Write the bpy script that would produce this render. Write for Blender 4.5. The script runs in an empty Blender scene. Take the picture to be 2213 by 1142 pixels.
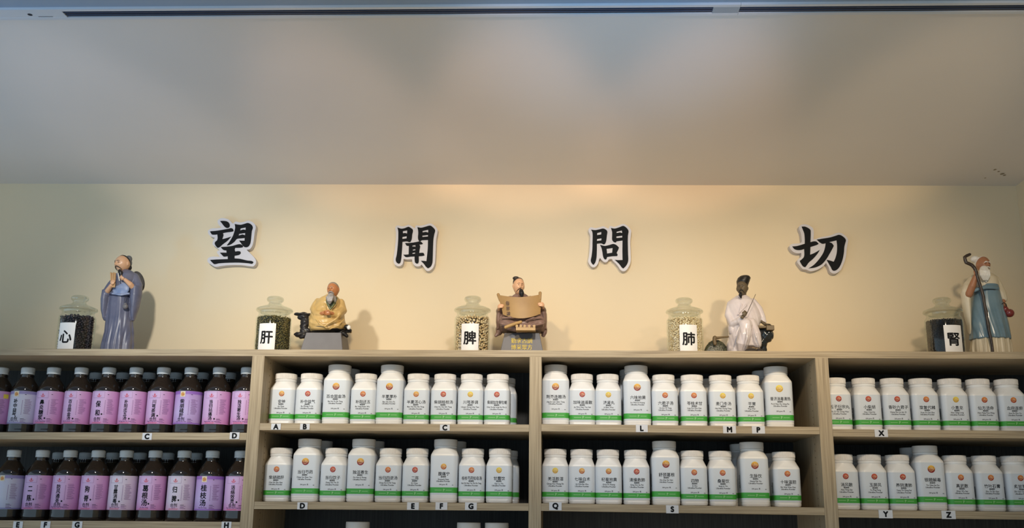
import bpy, bmesh, math, random
import numpy as np
from mathutils import Vector, Matrix
random.seed(7); rng = np.random.default_rng(11)
S = bpy.context.scene
COL = S.collection
PI = math.pi

# ------------------------------------------------------------------ camera
FPX = 2156.485
AR = np.array([0.9987962557739091, 0.04781659040662768, 0.010936778954736614])
AU = np.array([0.0010315089807539039, -0.2433914843126484, 0.9699275856234362])
AF = np.array([-0.04904054894923783, 0.9687487595068034, 0.24314782646116082])
CAM = np.array([0.0, -2.5, 1.6])
cd = bpy.data.cameras.new('camera'); cam = bpy.data.objects.new('camera', cd); COL.objects.link(cam)
cd.sensor_fit = 'HORIZONTAL'; cd.sensor_width = 36.0; cd.lens = FPX / 2213 * 36; cd.clip_start = 0.05
cam.matrix_world = Matrix(((AR[0], AU[0], -AF[0], CAM[0]), (AR[1], AU[1], -AF[1], CAM[1]), (AR[2], AU[2], -AF[2], CAM[2]), (0, 0, 0, 1)))
S.camera = cam
def ray(x, y): return AF + AR * (x - 1106.5) / FPX - AU * (y - 571) / FPX
def at(x, y, Y=0.0):
    d = ray(x, y); return CAM + d * ((Y - CAM[1]) / d[1])
def atz(x, y, Z):
    d = ray(x, y); return CAM + d * ((Z - CAM[2]) / d[2])

# ------------------------------------------------------------------ light and exposure
S.view_settings.view_transform = 'Standard'; S.view_settings.look = 'None'
S.view_settings.exposure = 0.0; S.view_settings.gamma = 1.0; S.view_settings.use_curve_mapping = False
W = bpy.data.worlds.new('world'); S.world = W; W.use_nodes = True
W.node_tree.nodes['Background'].inputs[0].default_value = (1.32, 1.80, 2.20, 1)
W.node_tree.nodes['Background'].inputs[1].default_value = 0.4
def spot(x, y, z, tx, ty, tz, watt, col, size, blend, rad=0.02):
    l = bpy.data.lights.new('spot_lamp', 'SPOT'); l.energy = watt; l.color = col
    l.spot_size = math.radians(size); l.spot_blend = blend; l.shadow_soft_size = rad
    o = bpy.data.objects.new('spot_lamp', l); COL.objects.link(o); o.location = (x, y, z)
    o.rotation_euler = (Vector((tx, ty, tz)) - Vector((x, y, z))).to_track_quat('-Z', 'Y').to_euler()
    return o
LY, LZ = -1.10, 2.425
LAMPX = (-0.92, -0.43, -0.02, 0.33, 0.76)
BEAM = [(46.0, (1.000, 0.957, 0.870)), (32.5, (1.000, 0.769, 0.462)), (33.0, (1.000, 0.955, 0.894)), (29.5, (1.000, 0.780, 0.508)), (29.5, (1.000, 0.814, 0.576))]
WASHX = (-1.10, -0.54, -0.10, 0.32, 0.82)
WASH = [(27.0, (1.000, 0.889, 0.833)), (48.0, (1.000, 0.625, 0.375)), (75.0, (1.000, 0.640, 0.420)), (60.0, (1.000, 0.625, 0.425)), (36.0, (1.000, 0.708, 0.417))]
for x, tz, (w, c) in zip(LAMPX, (2.00, 2.03, 2.04, 2.03, 2.00), BEAM): spot(x, LY, LZ, x, 0.3, tz, w, c, 54, 1.0, 0.035)          # track heads: the beam on wall and shelves
for x, (w, c) in zip(WASHX, WASH): spot(x, -1.90, 2.25, x, 0.3, 2.615, w, c, 10.4, 0.8, 0.03).scale = (1.9, 1, 1)    # second set of unseen spots, added to graze the ceiling with scallops
# added unseen fill spots: two blue ones aimed up, two warm ones aimed down
DAY_FILL, CEIL_FILL, BOUNCE_L, BOUNCE_R = (70.0, (0.043, 0.429, 1.000)), (100.0, (0.220, 0.560, 1.000)), (190.0, (1.000, 0.658, 0.237)), (40.0, (1.000, 0.650, 0.250))
spot(-2.4, -2.2, 0.9, -1.35, -0.62, 2.54, DAY_FILL[0], DAY_FILL[1], 42, 1.0, 0.15)  # blue spot added for daylight on the left of the ceiling
spot(0.15, -2.6, 0.9, 0.13, -0.72, 2.54, CEIL_FILL[0], CEIL_FILL[1], 19, 1.0, 0.1)  # blue spot added to tint a patch of the ceiling
spot(-1.2, -1.7, 2.45, -1.2, -1.7, 0, BOUNCE_L[0], BOUNCE_L[1], 75, 0.5, 0.05)  # unseen downlight, added so the floor bounces warm light to the ceiling
spot(0.6, -1.7, 2.45, 0.6, -1.7, 0, BOUNCE_R[0], BOUNCE_R[1], 75, 0.5, 0.05)  # weaker one on the right, added for the same bounce

# ------------------------------------------------------------------ materials
MATS = {}
def srgb(r, g, b):
    f = lambda v: (v / 255 / 12.92) if v <= 10.31 else ((v / 255 + 0.055) / 1.055) ** 2.4
    return (f(r), f(g), f(b), 1.0)
def mat(name, col, rough=0.5, metal=0.0, var=0.0, scale=30.0, col2=None, bump=0.0, coat=0.0, spec=0.5):
    if name in MATS: return MATS[name]
    m = bpy.data.materials.new(name); m.use_nodes = True; nt = m.node_tree; b = nt.nodes['Principled BSDF']
    b.inputs['Base Color'].default_value = col; b.inputs['Roughness'].default_value = rough; b.inputs['Metallic'].default_value = metal
    b.inputs['Coat Weight'].default_value = coat; b.inputs['Specular IOR Level'].default_value = spec
    if var or col2 or bump:
        tc = nt.nodes.new('ShaderNodeTexCoord'); n = nt.nodes.new('ShaderNodeTexNoise'); n.inputs['Scale'].default_value = scale; n.inputs['Detail'].default_value = 5
        nt.links.new(tc.outputs['Object'], n.inputs['Vector'])
        if var or col2:
            r = nt.nodes.new('ShaderNodeValToRGB'); r.color_ramp.elements[0].position = 0.32; r.color_ramp.elements[1].position = 0.68
            r.color_ramp.elements[0].color = col; c2 = col2 or tuple(min(1, v * (1 + var)) for v in col[:3]) + (1,)
            r.color_ramp.elements[1].color = c2
            nt.links.new(n.outputs['Fac'], r.inputs['Fac']); nt.links.new(r.outputs['Color'], b.inputs['Base Color'])
        if bump:
            bp = nt.nodes.new('ShaderNodeBump'); bp.inputs['Strength'].default_value = bump; bp.inputs['Distance'].default_value = 0.002
            nt.links.new(n.outputs['Fac'], bp.inputs['Height']); nt.links.new(bp.outputs['Normal'], b.inputs['Normal'])
    MATS[name] = m; return m
def wood(name, axis, ca, cb, cc):
    m = bpy.data.materials.new(name); m.use_nodes = True; nt = m.node_tree; b = nt.nodes['Principled BSDF']; b.inputs['Roughness'].default_value = 0.55; b.inputs['Specular IOR Level'].default_value = 0.3
    tc = nt.nodes.new('ShaderNodeTexCoord'); mp = nt.nodes.new('ShaderNodeMapping')
    sc = [130, 130, 130]; sc[axis] = 2.6; mp.inputs['Scale'].default_value = sc
    nt.links.new(tc.outputs['Object'], mp.inputs['Vector'])
    n = nt.nodes.new('ShaderNodeTexNoise'); n.inputs['Scale'].default_value = 2.0; n.inputs['Detail'].default_value = 6; n.inputs['Distortion'].default_value = 0.6
    nt.links.new(mp.outputs['Vector'], n.inputs['Vector'])
    mp2 = nt.nodes.new('ShaderNodeMapping'); s2 = [420, 420, 420]; s2[axis] = 9; mp2.inputs['Scale'].default_value = s2
    n2 = nt.nodes.new('ShaderNodeTexNoise'); n2.inputs['Scale'].default_value = 1.0; n2.inputs['Detail'].default_value = 3
    nt.links.new(tc.outputs['Object'], mp2.inputs['Vector']); nt.links.new(mp2.outputs['Vector'], n2.inputs['Vector'])
    add = nt.nodes.new('ShaderNodeMath'); add.operation = 'MULTIPLY_ADD'; add.inputs[1].default_value = 0.45
    mul = nt.nodes.new('ShaderNodeMath'); mul.operation = 'MULTIPLY'; mul.inputs[1].default_value = 0.58
    nt.links.new(n.outputs['Fac'], mul.inputs[0]); nt.links.new(n2.outputs['Fac'], add.inputs[0]); nt.links.new(mul.outputs[0], add.inputs[2])
    r = nt.nodes.new('ShaderNodeValToRGB'); e = r.color_ramp.elements
    e[0].position = 0.38; e[0].color = ca; e[1].position = 0.66; e[1].color = cc; k = e.new(0.52); k.color = cb
    nt.links.new(add.outputs[0], r.inputs['Fac']); nt.links.new(r.outputs['Color'], b.inputs['Base Color'])
    return m
OAK_X = wood('oak_along_x', 0, srgb(146, 130, 107), srgb(169, 153, 127), srgb(185, 169, 143))
OAK_Z = wood('oak_along_z', 2, srgb(146, 130, 107), srgb(169, 153, 127), srgb(185, 169, 143))
CHARCOAL = wood('charcoal_laminate', 2, srgb(44, 43, 42), srgb(54, 53, 51), srgb(64, 62, 60))
def plaster(name, col):
    m = mat(name, col, 0.9, spec=0.2); nt = m.node_tree; b = nt.nodes['Principled BSDF']
    tc = nt.nodes.new('ShaderNodeTexCoord')
    n = nt.nodes.new('ShaderNodeTexNoise'); n.inputs['Scale'].default_value = 3.5; n.inputs['Detail'].default_value = 8
    nt.links.new(tc.outputs['Object'], n.inputs['Vector'])
    mx = nt.nodes.new('ShaderNodeMix'); mx.data_type = 'RGBA'
    mx.inputs['A'].default_value = tuple(v * 0.97 for v in col[:3]) + (1,); mx.inputs['B'].default_value = tuple(min(1, v * 1.03) for v in col[:3]) + (1,)
    nt.links.new(n.outputs['Fac'], mx.inputs['Factor']); nt.links.new(mx.outputs['Result'], b.inputs['Base Color'])
    n2 = nt.nodes.new('ShaderNodeTexNoise'); n2.inputs['Scale'].default_value = 140; nt.links.new(tc.outputs['Object'], n2.inputs['Vector'])
    bp = nt.nodes.new('ShaderNodeBump'); bp.inputs['Strength'].default_value = 0.12; bp.inputs['Distance'].default_value = 0.001
    nt.links.new(n2.outputs['Fac'], bp.inputs['Height']); nt.links.new(bp.outputs['Normal'], b.inputs['Normal'])
    return m
WALL = plaster('cream_wall_paint', srgb(228, 211, 180))
CEIL = plaster('white_ceiling_paint', srgb(222, 218, 214))
CEIL2 = plaster('blue_grey_ceiling', srgb(150, 166, 186))  # ceiling section on the near side of the track, evenly darker blue-grey
def glass(name, tint, fres_lo, fres_hi):
    m = bpy.data.materials.new(name); m.use_nodes = True; nt = m.node_tree
    for n in list(nt.nodes):
        if n.type != 'OUTPUT_MATERIAL': nt.nodes.remove(n)
    out = [n for n in nt.nodes if n.type == 'OUTPUT_MATERIAL'][0]
    tr = nt.nodes.new('ShaderNodeBsdfTransparent'); tr.inputs[0].default_value = tint
    gl = nt.nodes.new('ShaderNodeBsdfGlossy'); gl.inputs['Roughness'].default_value = 0.05; gl.inputs['Color'].default_value = (0.92, 0.95, 0.93, 1)
    lw = nt.nodes.new('ShaderNodeLayerWeight'); lw.inputs['Blend'].default_value = 0.35
    mr = nt.nodes.new('ShaderNodeMapRange'); mr.inputs['To Min'].default_value = fres_lo; mr.inputs['To Max'].default_value = fres_hi
    nt.links.new(lw.outputs['Facing'], mr.inputs['Value'])
    mx = nt.nodes.new('ShaderNodeMixShader'); nt.links.new(mr.outputs['Result'], mx.inputs[0]); nt.links.new(tr.outputs[0], mx.inputs[1]); nt.links.new(gl.outputs[0], mx.inputs[2])
    nt.links.new(mx.outputs[0], out.inputs[0]); return m
GLASS = glass('clear_jar_glass', (0.94, 0.96, 0.94, 1), 0.03, 0.32)
GLASS_LID = glass('thick_lid_glass', (0.90, 0.925, 0.90, 1), 0.05, 0.50)
def gradient_label(name, stops, xs):
    m = bpy.data.materials.new(name); m.use_nodes = True; nt = m.node_tree; b = nt.nodes['Principled BSDF']; b.inputs['Roughness'].default_value = 0.35
    tc = nt.nodes.new('ShaderNodeTexCoord'); sp = nt.nodes.new('ShaderNodeSeparateXYZ'); nt.links.new(tc.outputs['Object'], sp.inputs[0])
    mr = nt.nodes.new('ShaderNodeMapRange'); mr.inputs['From Min'].default_value = 0.02; mr.inputs['From Max'].default_value = 0.112
    nt.links.new(sp.outputs['Z'], mr.inputs['Value'])
    r = nt.nodes.new('ShaderNodeValToRGB'); e = r.color_ramp.elements
    e[0].position = stops[0][0]; e[0].color = stops[0][1]; e[1].position = stops[-1][0]; e[1].color = stops[-1][1]
    for p, c in stops[1:-1]: k = e.new(p); k.color = c
    nt.links.new(mr.outputs['Result'], r.inputs['Fac'])
    mx = nt.nodes.new('ShaderNodeMix'); mx.data_type = 'RGBA'; mx.inputs['B'].default_value = xs
    mr2 = nt.nodes.new('ShaderNodeMapRange'); mr2.inputs['From Min'].default_value = 0.004; mr2.inputs['From Max'].default_value = 0.034; mr2.inputs['To Max'].default_value = 0.85
    nt.links.new(sp.outputs['X'], mr2.inputs['Value']); nt.links.new(mr2.outputs['Result'], mx.inputs['Factor'])
    nt.links.new(r.outputs['Color'], mx.inputs['A']); nt.links.new(mx.outputs['Result'], b.inputs['Base Color'])
    MATS[name] = m; return m
L_PINK = gradient_label('pink_paper', [(0.0, srgb(206, 124, 186)), (0.3, srgb(208, 170, 214)), (1.0, srgb(206, 176, 220))], srgb(212, 142, 194))
L_VIOLET = gradient_label('violet_paper', [(0.0, srgb(172, 134, 200)), (0.4, srgb(194, 176, 222)), (1.0, srgb(182, 148, 210))], srgb(194, 166, 210))
L_WHITE = gradient_label('pale_lilac_paper', [(0.0, srgb(200, 194, 220)), (0.4, srgb(208, 206, 224)), (1.0, srgb(202, 200, 222))], srgb(206, 202, 222))
L_PALE = gradient_label('pale_pink_paper', [(0.0, srgb(214, 158, 198)), (0.3, srgb(212, 198, 218)), (1.0, srgb(210, 202, 222))], srgb(216, 192, 212))
BLACK_INK = mat('black_ink', srgb(12, 13, 17), 0.6, spec=0.2)
SIGN_BLACK = mat('sign_black', srgb(14, 17, 21), 0.6, spec=0.15)
SIGN_WHITE = mat('sign_white', srgb(206, 203, 208), 0.45)
PURPLE_INK = mat('purple_ink', srgb(120, 70, 130), 0.5)
VIOLET_BAND = mat('violet_band_ink', srgb(150, 104, 190), 0.5)
RED_INK = mat('red_ink', srgb(206, 60, 66), 0.5)
PLASTIC = mat('white_plastic', srgb(232, 232, 232), 0.34, var=0.03, scale=20)
CAPW = mat('white_cap_plastic', srgb(222, 218, 214), 0.4)
LABELW = mat('white_label_paper', srgb(210, 217, 226), 0.3)
GREEN = mat('green_label_band', srgb(66, 164, 62), 0.35)
GREENINK = mat('pale_green_ink', srgb(170, 220, 160), 0.5)
STICKER = mat('sticker_paper', srgb(212, 214, 220), 0.5)
AMBER = mat('dark_bottle_plastic', srgb(36, 29, 26), 0.09, var=0.15, scale=14, coat=0.8)
PAPER = mat('jar_label_paper', srgb(232, 230, 228), 0.5)
def roundel(name, top, bot):
    m = bpy.data.materials.new(name); m.use_nodes = True; nt = m.node_tree; b = nt.nodes['Principled BSDF']; b.inputs['Roughness'].default_value = 0.3
    tc = nt.nodes.new('ShaderNodeTexCoord'); sp = nt.nodes.new('ShaderNodeSeparateXYZ'); nt.links.new(tc.outputs['Object'], sp.inputs[0])
    n = nt.nodes.new('ShaderNodeTexNoise'); n.inputs['Scale'].default_value = 240; nt.links.new(tc.outputs['Object'], n.inputs['Vector'])
    z = nt.nodes.new('ShaderNodeMath'); z.operation = 'MULTIPLY_ADD'; z.inputs[1].default_value = 78; z.inputs[2].default_value = 0.08; nt.links.new(sp.outputs['Z'], z.inputs[0])
    ad = nt.nodes.new('ShaderNodeMath'); ad.operation = 'MULTIPLY_ADD'; ad.inputs[1].default_value = 0.6; nt.links.new(n.outputs['Fac'], ad.inputs[0]); nt.links.new(z.outputs[0], ad.inputs[2])
    r = nt.nodes.new('ShaderNodeValToRGB'); e = r.color_ramp.elements; e[0].position = 0.15; e[0].color = bot; e[1].position = 0.95; e[1].color = top
    nt.links.new(ad.outputs[0], r.inputs['Fac']); nt.links.new(r.outputs['Color'], b.inputs['Base Color']); return m
ROUND = {'red': roundel('red_roundel', srgb(206, 92, 66), srgb(146, 40, 42)), 'mixed': roundel('red_and_gold_roundel', srgb(236, 186, 70), srgb(132, 30, 30)),
         'orange': roundel('orange_roundel', srgb(226, 146, 70), srgb(158, 58, 36)), 'gold': roundel('gold_roundel', srgb(236, 192, 90), srgb(168, 88, 36)),
         'yellow': roundel('yellow_roundel', srgb(238, 218, 90), srgb(190, 150, 48))}
RWHITE = mat('roundel_swirl_ink', srgb(240, 212, 170), 0.35)  # pale printed strokes and swoosh inside the roundel

# ------------------------------------------------------------------ mesh helpers
class MB:
    def __init__(s): s.v = []; s.f = []; s.m = []; s.n = 0
    def add(s, v, f, mi=0):
        v = np.asarray(v, float); s.v.append(v); s.f += [tuple(i + s.n for i in q) for q in f]; s.m += [mi] * len(f); s.n += len(v); return s
    def box(s, x0, x1, y0, y1, z0, z1, mi=0, dz=0.0):
        v = [(x, y, z + (dz if x == x1 else 0)) for x in (x0, x1) for y in (y0, y1) for z in (z0, z1)]
        return s.add(v, [(0, 1, 3, 2), (4, 6, 7, 5), (0, 4, 5, 1), (2, 3, 7, 6), (0, 2, 6, 4), (1, 5, 7, 3)], mi)
    def loft(s, rings, mi=0, cap=True, close=False):
        n = len(rings[0]); v = np.concatenate([np.asarray(r, float) for r in rings]); f = []
        R = len(rings)
        for i in range(R if close else R - 1):
            a, b = i * n, ((i + 1) % R) * n
            for j in range(n): k = (j + 1) % n; f.append((a + j, a + k, b + k, b + j))
        if cap and not close: f.append(tuple(range(n - 1, -1, -1))); f.append(tuple((R - 1) * n + j for j in range(n)))
        return s.add(v, f, mi)
    def lathe(s, prof, seg=40, mi=0, cx=0, cy=0, cap=True):
        t = np.arange(seg) * 2 * PI / seg
        return s.loft([np.stack([cx + r * np.cos(t), cy + r * np.sin(t), np.full(seg, z)], 1) for r, z in prof], mi, cap)
    def ball(s, c, r, mi=0, seg=16, rot=None):
        r = np.broadcast_to(np.asarray(r, float), (3,)); v = []; f = []; nl = seg // 2
        for i in range(1, nl):
            a = PI * i / nl
            for j in range(seg): b = 2 * PI * j / seg; v.append((math.sin(a) * math.cos(b), math.sin(a) * math.sin(b), math.cos(a)))
        v += [(0, 0, 1), (0, 0, -1)]; T = len(v) - 2
        for i in range(nl - 2):
            for j in range(seg): k = (j + 1) % seg; f.append((i * seg + j, (i + 1) * seg + j, (i + 1) * seg + k, i * seg + k))
        for j in range(seg): k = (j + 1) % seg; f.append((T, j, k)); f.append((T + 1, (nl - 2) * seg + k, (nl - 2) * seg + j))
        v = np.array(v) * r
        if rot is not None: v = v @ np.asarray(rot).T
        return s.add(v + np.asarray(c, float), f, mi)
    def tube(s, pts, rad, mi=0, seg=14, balls=True, squash=None):
        P = [np.asarray(p, float) for p in pts]; rad = np.broadcast_to(np.asarray(rad, float), (len(P),)); rings = []
        ref = None
        for i, p in enumerate(P):
            d = P[min(i + 1, len(P) - 1)] - P[max(i - 1, 0)]; d = d / (np.linalg.norm(d) + 1e-12)
            if ref is None: ref = np.array([1.0, 0, 0]) if abs(d[0]) < 0.8 else np.array([0, 1.0, 0])
            a = ref - d * (ref @ d); a /= np.linalg.norm(a); b = np.cross(d, a); ref = a
            t = np.arange(seg) * 2 * PI / seg
            rings.append(p + rad[i] * (np.outer(np.cos(t), a) + np.outer(np.sin(t), b)))
        s.loft(rings, mi)
        if balls:
            s.ball(P[0], rad[0], mi, 12); s.ball(P[-1], rad[-1], mi, 12)
        return s
    def mesh(s, name, mats, smooth=True):
        me = bpy.data.meshes.new(name); v = np.concatenate(s.v) if s.v else np.zeros((0, 3))
        me.from_pydata(v.tolist(), [], s.f)
        for m in (mats if isinstance(mats, (list, tuple)) else [mats]): me.materials.append(m)
        me.polygons.foreach_set('material_index', s.m)
        if smooth: me.polygons.foreach_set('use_smooth', [True] * len(me.polygons))
        me.update(); return me
    def build(s, name, mats, parent=None, smooth=True, sharp=35):
        me = s.mesh(name, mats, smooth)
        bm = bmesh.new(); bm.from_mesh(me); bmesh.ops.recalc_face_normals(bm, faces=bm.faces)
        if smooth and sharp:
            a = math.radians(sharp)
            for e in bm.edges:
                if len(e.link_faces) == 2 and e.calc_face_angle(0) > a: e.smooth = False
        bm.to_mesh(me); bm.free()
        return link(name, me, parent)
def link(name, me, parent=None):
    o = bpy.data.objects.new(name, me); COL.objects.link(o)
    if parent is not None:
        o.parent = parent; top = parent
        while top.parent is not None: top = top.parent
        base = BASE.get(top.name)
        if base is not None and me is not None and not me.get('local'):
            me.transform(Matrix.Translation(-Vector(base)))
            me['local'] = 1
    return o
BASE = {}
def tag(o, label, cat, group=None, kind=None):
    o['label'] = label; o['category'] = cat
    if group: o['group'] = group
    if kind: o['kind'] = kind
    return o
def thing(name, label, cat, loc, group=None, world=False):
    o = bpy.data.objects.new(name, None); COL.objects.link(o); o.location = loc; o.empty_display_size = 0.02
    if world: BASE[o.name] = tuple(loc)          # its parts are modelled in world coordinates
    return tag(o, label, cat, group)
def part(name, me, parent, loc=None):            # a part sharing ready local mesh data
    o = bpy.data.objects.new(name, me); COL.objects.link(o); o.parent = parent
    if loc is not None: o.location = loc
    return o
def struct(o): o['kind'] = 'structure'; return o

# flat lettering -----------------------------------------------------------------
TCACHE = {}
def text(s, size, bold=0.0):
    k = (s, round(size, 5), bold)
    if k in TCACHE: return TCACHE[k]
    c = bpy.data.curves.new('lettering', 'FONT'); c.body = s; c.size = size; c.resolution_u = 2 if size < 0.01 else 5
    c.align_x = 'CENTER'; c.align_y = 'CENTER'
    o = bpy.data.objects.new('lettering', c); COL.objects.link(o)
    me = bpy.data.meshes.new_from_object(o.evaluated_get(bpy.context.evaluated_depsgraph_get()))
    v = np.array([q.co[:] for q in me.vertices]).reshape(-1, 3)[:, :2]; f = [tuple(p.vertices) for p in me.polygons]
    bpy.data.objects.remove(o); bpy.data.curves.remove(c); bpy.data.meshes.remove(me)
    if len(v): v = v - (v.max(0) + v.min(0)) / 2
    TCACHE[k] = (v, f); return v, f
def put_text(mb, s, size, x, z, y, bold=0.0, mi=0, squeeze=1.0, maxw=None, cyl=None):
    if bold:                                       # heavier strokes: overprinted a hair apart, each layer a little further out
        d = bold * size; nn = 4 if bold < .03 else 8
        for j in range(nn + 1):
            dx, dz = (0, 0) if j == nn else (d * math.cos(2 * PI * j / nn), d * math.sin(2 * PI * j / nn))
            put_text(mb, s, size, x + (dx / cyl if cyl else dx), z + dz, y - j * 2.5e-5 if y is not None else y, 0.0, mi, squeeze, maxw, cyl + j * 2.5e-5 if cyl else None)
        return
    v, f = text(s, size, bold)
    if not len(v): return
    v = v.copy(); v[:, 0] *= squeeze
    w = v[:, 0].max() - v[:, 0].min()
    if maxw and w > maxw: v[:, 0] *= maxw / w
    if cyl is None: P = np.stack([v[:, 0] + x, np.full(len(v), y), v[:, 1] + z], 1)
    else:
        bm = bmesh.new(); vs = [bm.verts.new((q[0], q[1], 0)) for q in v]
        for q in f:
            try: bm.faces.new([vs[i] for i in q])
            except ValueError: pass
        for _ in range(5):
            bmesh.ops.triangulate(bm, faces=bm.faces)
            lg = [e for e in bm.edges if abs(e.verts[0].co.x - e.verts[1].co.x) > .0032]
            if not lg: break
            bmesh.ops.subdivide_edges(bm, edges=lg, cuts=1)
        bmesh.ops.triangulate(bm, faces=bm.faces); bm.verts.index_update()
        v = np.array([q.co[:2] for q in bm.verts]); f = [tuple(q.index for q in p.verts) for p in bm.faces]; bm.free()
        a = (v[:, 0]) / cyl + x; P = np.stack([cyl * np.sin(a), -cyl * np.cos(a), v[:, 1] + z], 1)
    mb.add(P, f, mi)

# ------------------------------------------------------------------ the setting
YW = 0.305
ZC = 2.5472
# the back wall meets the ceiling along a line that is not quite level: both take it from one slope
def zc(x): return 2.5465 - 0.0075 * (x + 0.2)
XL, XR = -3.2, 1.312
def quad(name, pts, m):
    mb = MB(); mb.add(pts, [(0, 1, 2, 3)]); return struct(link(name, mb.mesh(name, m, False)))
def slab(name, x0, x1, y0, y1, z0, z1, m):
    return struct(MB().box(x0, x1, y0, y1, z0, z1).build(name, m, None, False))
wb = MB(); n = 28
xs = np.linspace(XL, XR, n)
v = [(x, YW, 0.0) for x in xs] + [(x, YW, zc(x)) for x in xs] + [(x, YW + 0.1, 0.0) for x in xs] + [(x, YW + 0.1, zc(x)) for x in xs]
f = []
for i in range(n - 1):
    f += [(i, i + 1, n + i + 1, n + i), (2 * n + i, 3 * n + i, 3 * n + i + 1, 2 * n + i + 1)]
wb.add(v, f); struct(wb.build('wall_back', WALL, None, False))
YT = -0.733     # near edge of the lit ceiling bay, where the track sits
cb = MB(); cb.add([(XL, YT, zc(XL)), (XR, YT, zc(XR)), (XR, YW + 0.1, zc(XR)), (XL, YW + 0.1, zc(XL)), (XL, YT, zc(XL) + .1), (XR, YT, zc(XR) + .1), (XR, YW + 0.1, zc(XR) + .1), (XL, YW + 0.1, zc(XL) + .1)],
                 [(0, 1, 2, 3), (4, 7, 6, 5), (0, 4, 5, 1), (2, 6, 7, 3), (0, 3, 7, 4), (1, 5, 6, 2)])
struct(cb.build('ceiling', CEIL, None, False))
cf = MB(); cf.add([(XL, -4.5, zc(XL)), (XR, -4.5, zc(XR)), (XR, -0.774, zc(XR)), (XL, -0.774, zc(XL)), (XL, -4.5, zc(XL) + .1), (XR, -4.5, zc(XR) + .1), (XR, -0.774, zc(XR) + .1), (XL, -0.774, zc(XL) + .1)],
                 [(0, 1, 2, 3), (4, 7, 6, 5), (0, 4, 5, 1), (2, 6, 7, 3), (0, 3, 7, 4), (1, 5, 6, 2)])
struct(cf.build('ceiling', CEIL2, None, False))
slab('wall_right', XR, XR + 0.1, -4.5, YW + 0.1, 0.0, zc(XR), WALL)
slab('floor', XL, XR, -4.5, YW, -0.05, 0.0, mat('floor_tile', srgb(214, 210, 204), 0.5, var=0.1, scale=4))
# flaking paint in the right-hand corner
fl = MB()
for px, py, r in ((2150, 367, 3.2), (2158, 371, 2.4), (2166, 376, 4.0), (2171, 379, 3.0), (2129, 385, 2.0)):
    c = atz(px, py, zc(1.2) - 0.0006); t = np.arange(9) * 2 * PI / 9
    fl.add([(c[0] + r * .0011 * math.cos(a) * (1 + .5 * random.random()), c[1] + r * .0016 * math.sin(a) * (1 + .5 * random.random()), zc(c[0]) - 0.0006) for a in t], [tuple(range(9))])
tag(fl.build('paint_flake', mat('bare_plaster', srgb(150, 138, 118), 0.9), None, False), 'small patch of flaking paint on the ceiling near right corner', 'paint flake')

# ceiling track, two lengths end to end
TRW = mat('track_white', srgb(206, 212, 220), 0.4); TRD = mat('track_groove', srgb(34, 40, 54), 0.5); TRG = mat('track_slat', srgb(70, 82, 106), 0.4); TRP = mat('track_end_plate', srgb(150, 164, 178), 0.4)
def track(x0, x1, label, plate0, plate1):
    t = thing('ceiling_track', label, 'ceiling track', ((x0 + x1) / 2, -0.753, zc((x0 + x1) / 2)), world=True)
    mb = MB()
    def seg(a, b, ya, yb, za, zb, mi=0, m=mb):
        zz = zc(a); m.box(a, b, ya, yb, zz + za, zz + zb, mi, zc(b) - zc(a))
    seg(x0, x1, -0.7745, -0.766, -.005, .012); seg(x0, x1, -0.7415, -0.7325, -.005, .012)
    seg(x0, x1, -0.7745, -0.7325, .012, .016)
    mb.build('frame', TRW, t, False)
    a, b = x0 + plate0, x1 - plate1
    g = MB(); seg(a, b, -0.766, -0.7415, -.0025, .0118, 0, g); g.build('groove', TRD, t, False)
    for k in range(2):
        s = MB(); y = -0.7588 + k * 0.0085; seg(a, b, y, y + 0.0015, -.0040, -.0025, 0, s); s.build('slat', TRG, t, False)
    if plate0:
        p = MB(); seg(x0, a, -0.766, -0.7415, -.0047, -.0025, 0, p); pl = p.build('end_plate', TRW, t, False)
        h = MB(); c = atz(54, 21.5, zc(-1.05) - .0048); tt = np.arange(16) * 2 * PI / 16
        h.add([(c[0] + .0048 * math.cos(q), -0.754 + .0048 * math.sin(q), zc(c[0]) - .0049) for q in tt], [tuple(range(16))])
        s0 = atz(79, 27, zc(-1.05)); h.add([(s0[0], -.7462, zc(s0[0]) - .0049), (s0[0] + .03, -.7462, zc(s0[0] + .03) - .0049), (s0[0] + .03, -.7445, zc(s0[0] + .03) - .0049), (s0[0], -.7445, zc(s0[0]) - .0049)], [(0, 1, 2, 3)])
        ho = h.build('screw_hole', TRD, t, False)
    if plate1:
        p = MB(); seg(b, x1, -0.766, -0.7415, -.0047, -.0025, 0, p); p.build('end_plate', TRP, t, False)
    return t
XJ = atz(1597, 12, ZC)[0]
track(-1.75, XJ, 'long white ceiling track with dark grooves, left of the joint', atz(128, 20, ZC)[0] + 1.75, 0.05)
track(XJ + 0.0005, XR - .002, 'white ceiling track with dark grooves, right of the joint', 0.0, 0.0)

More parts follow.
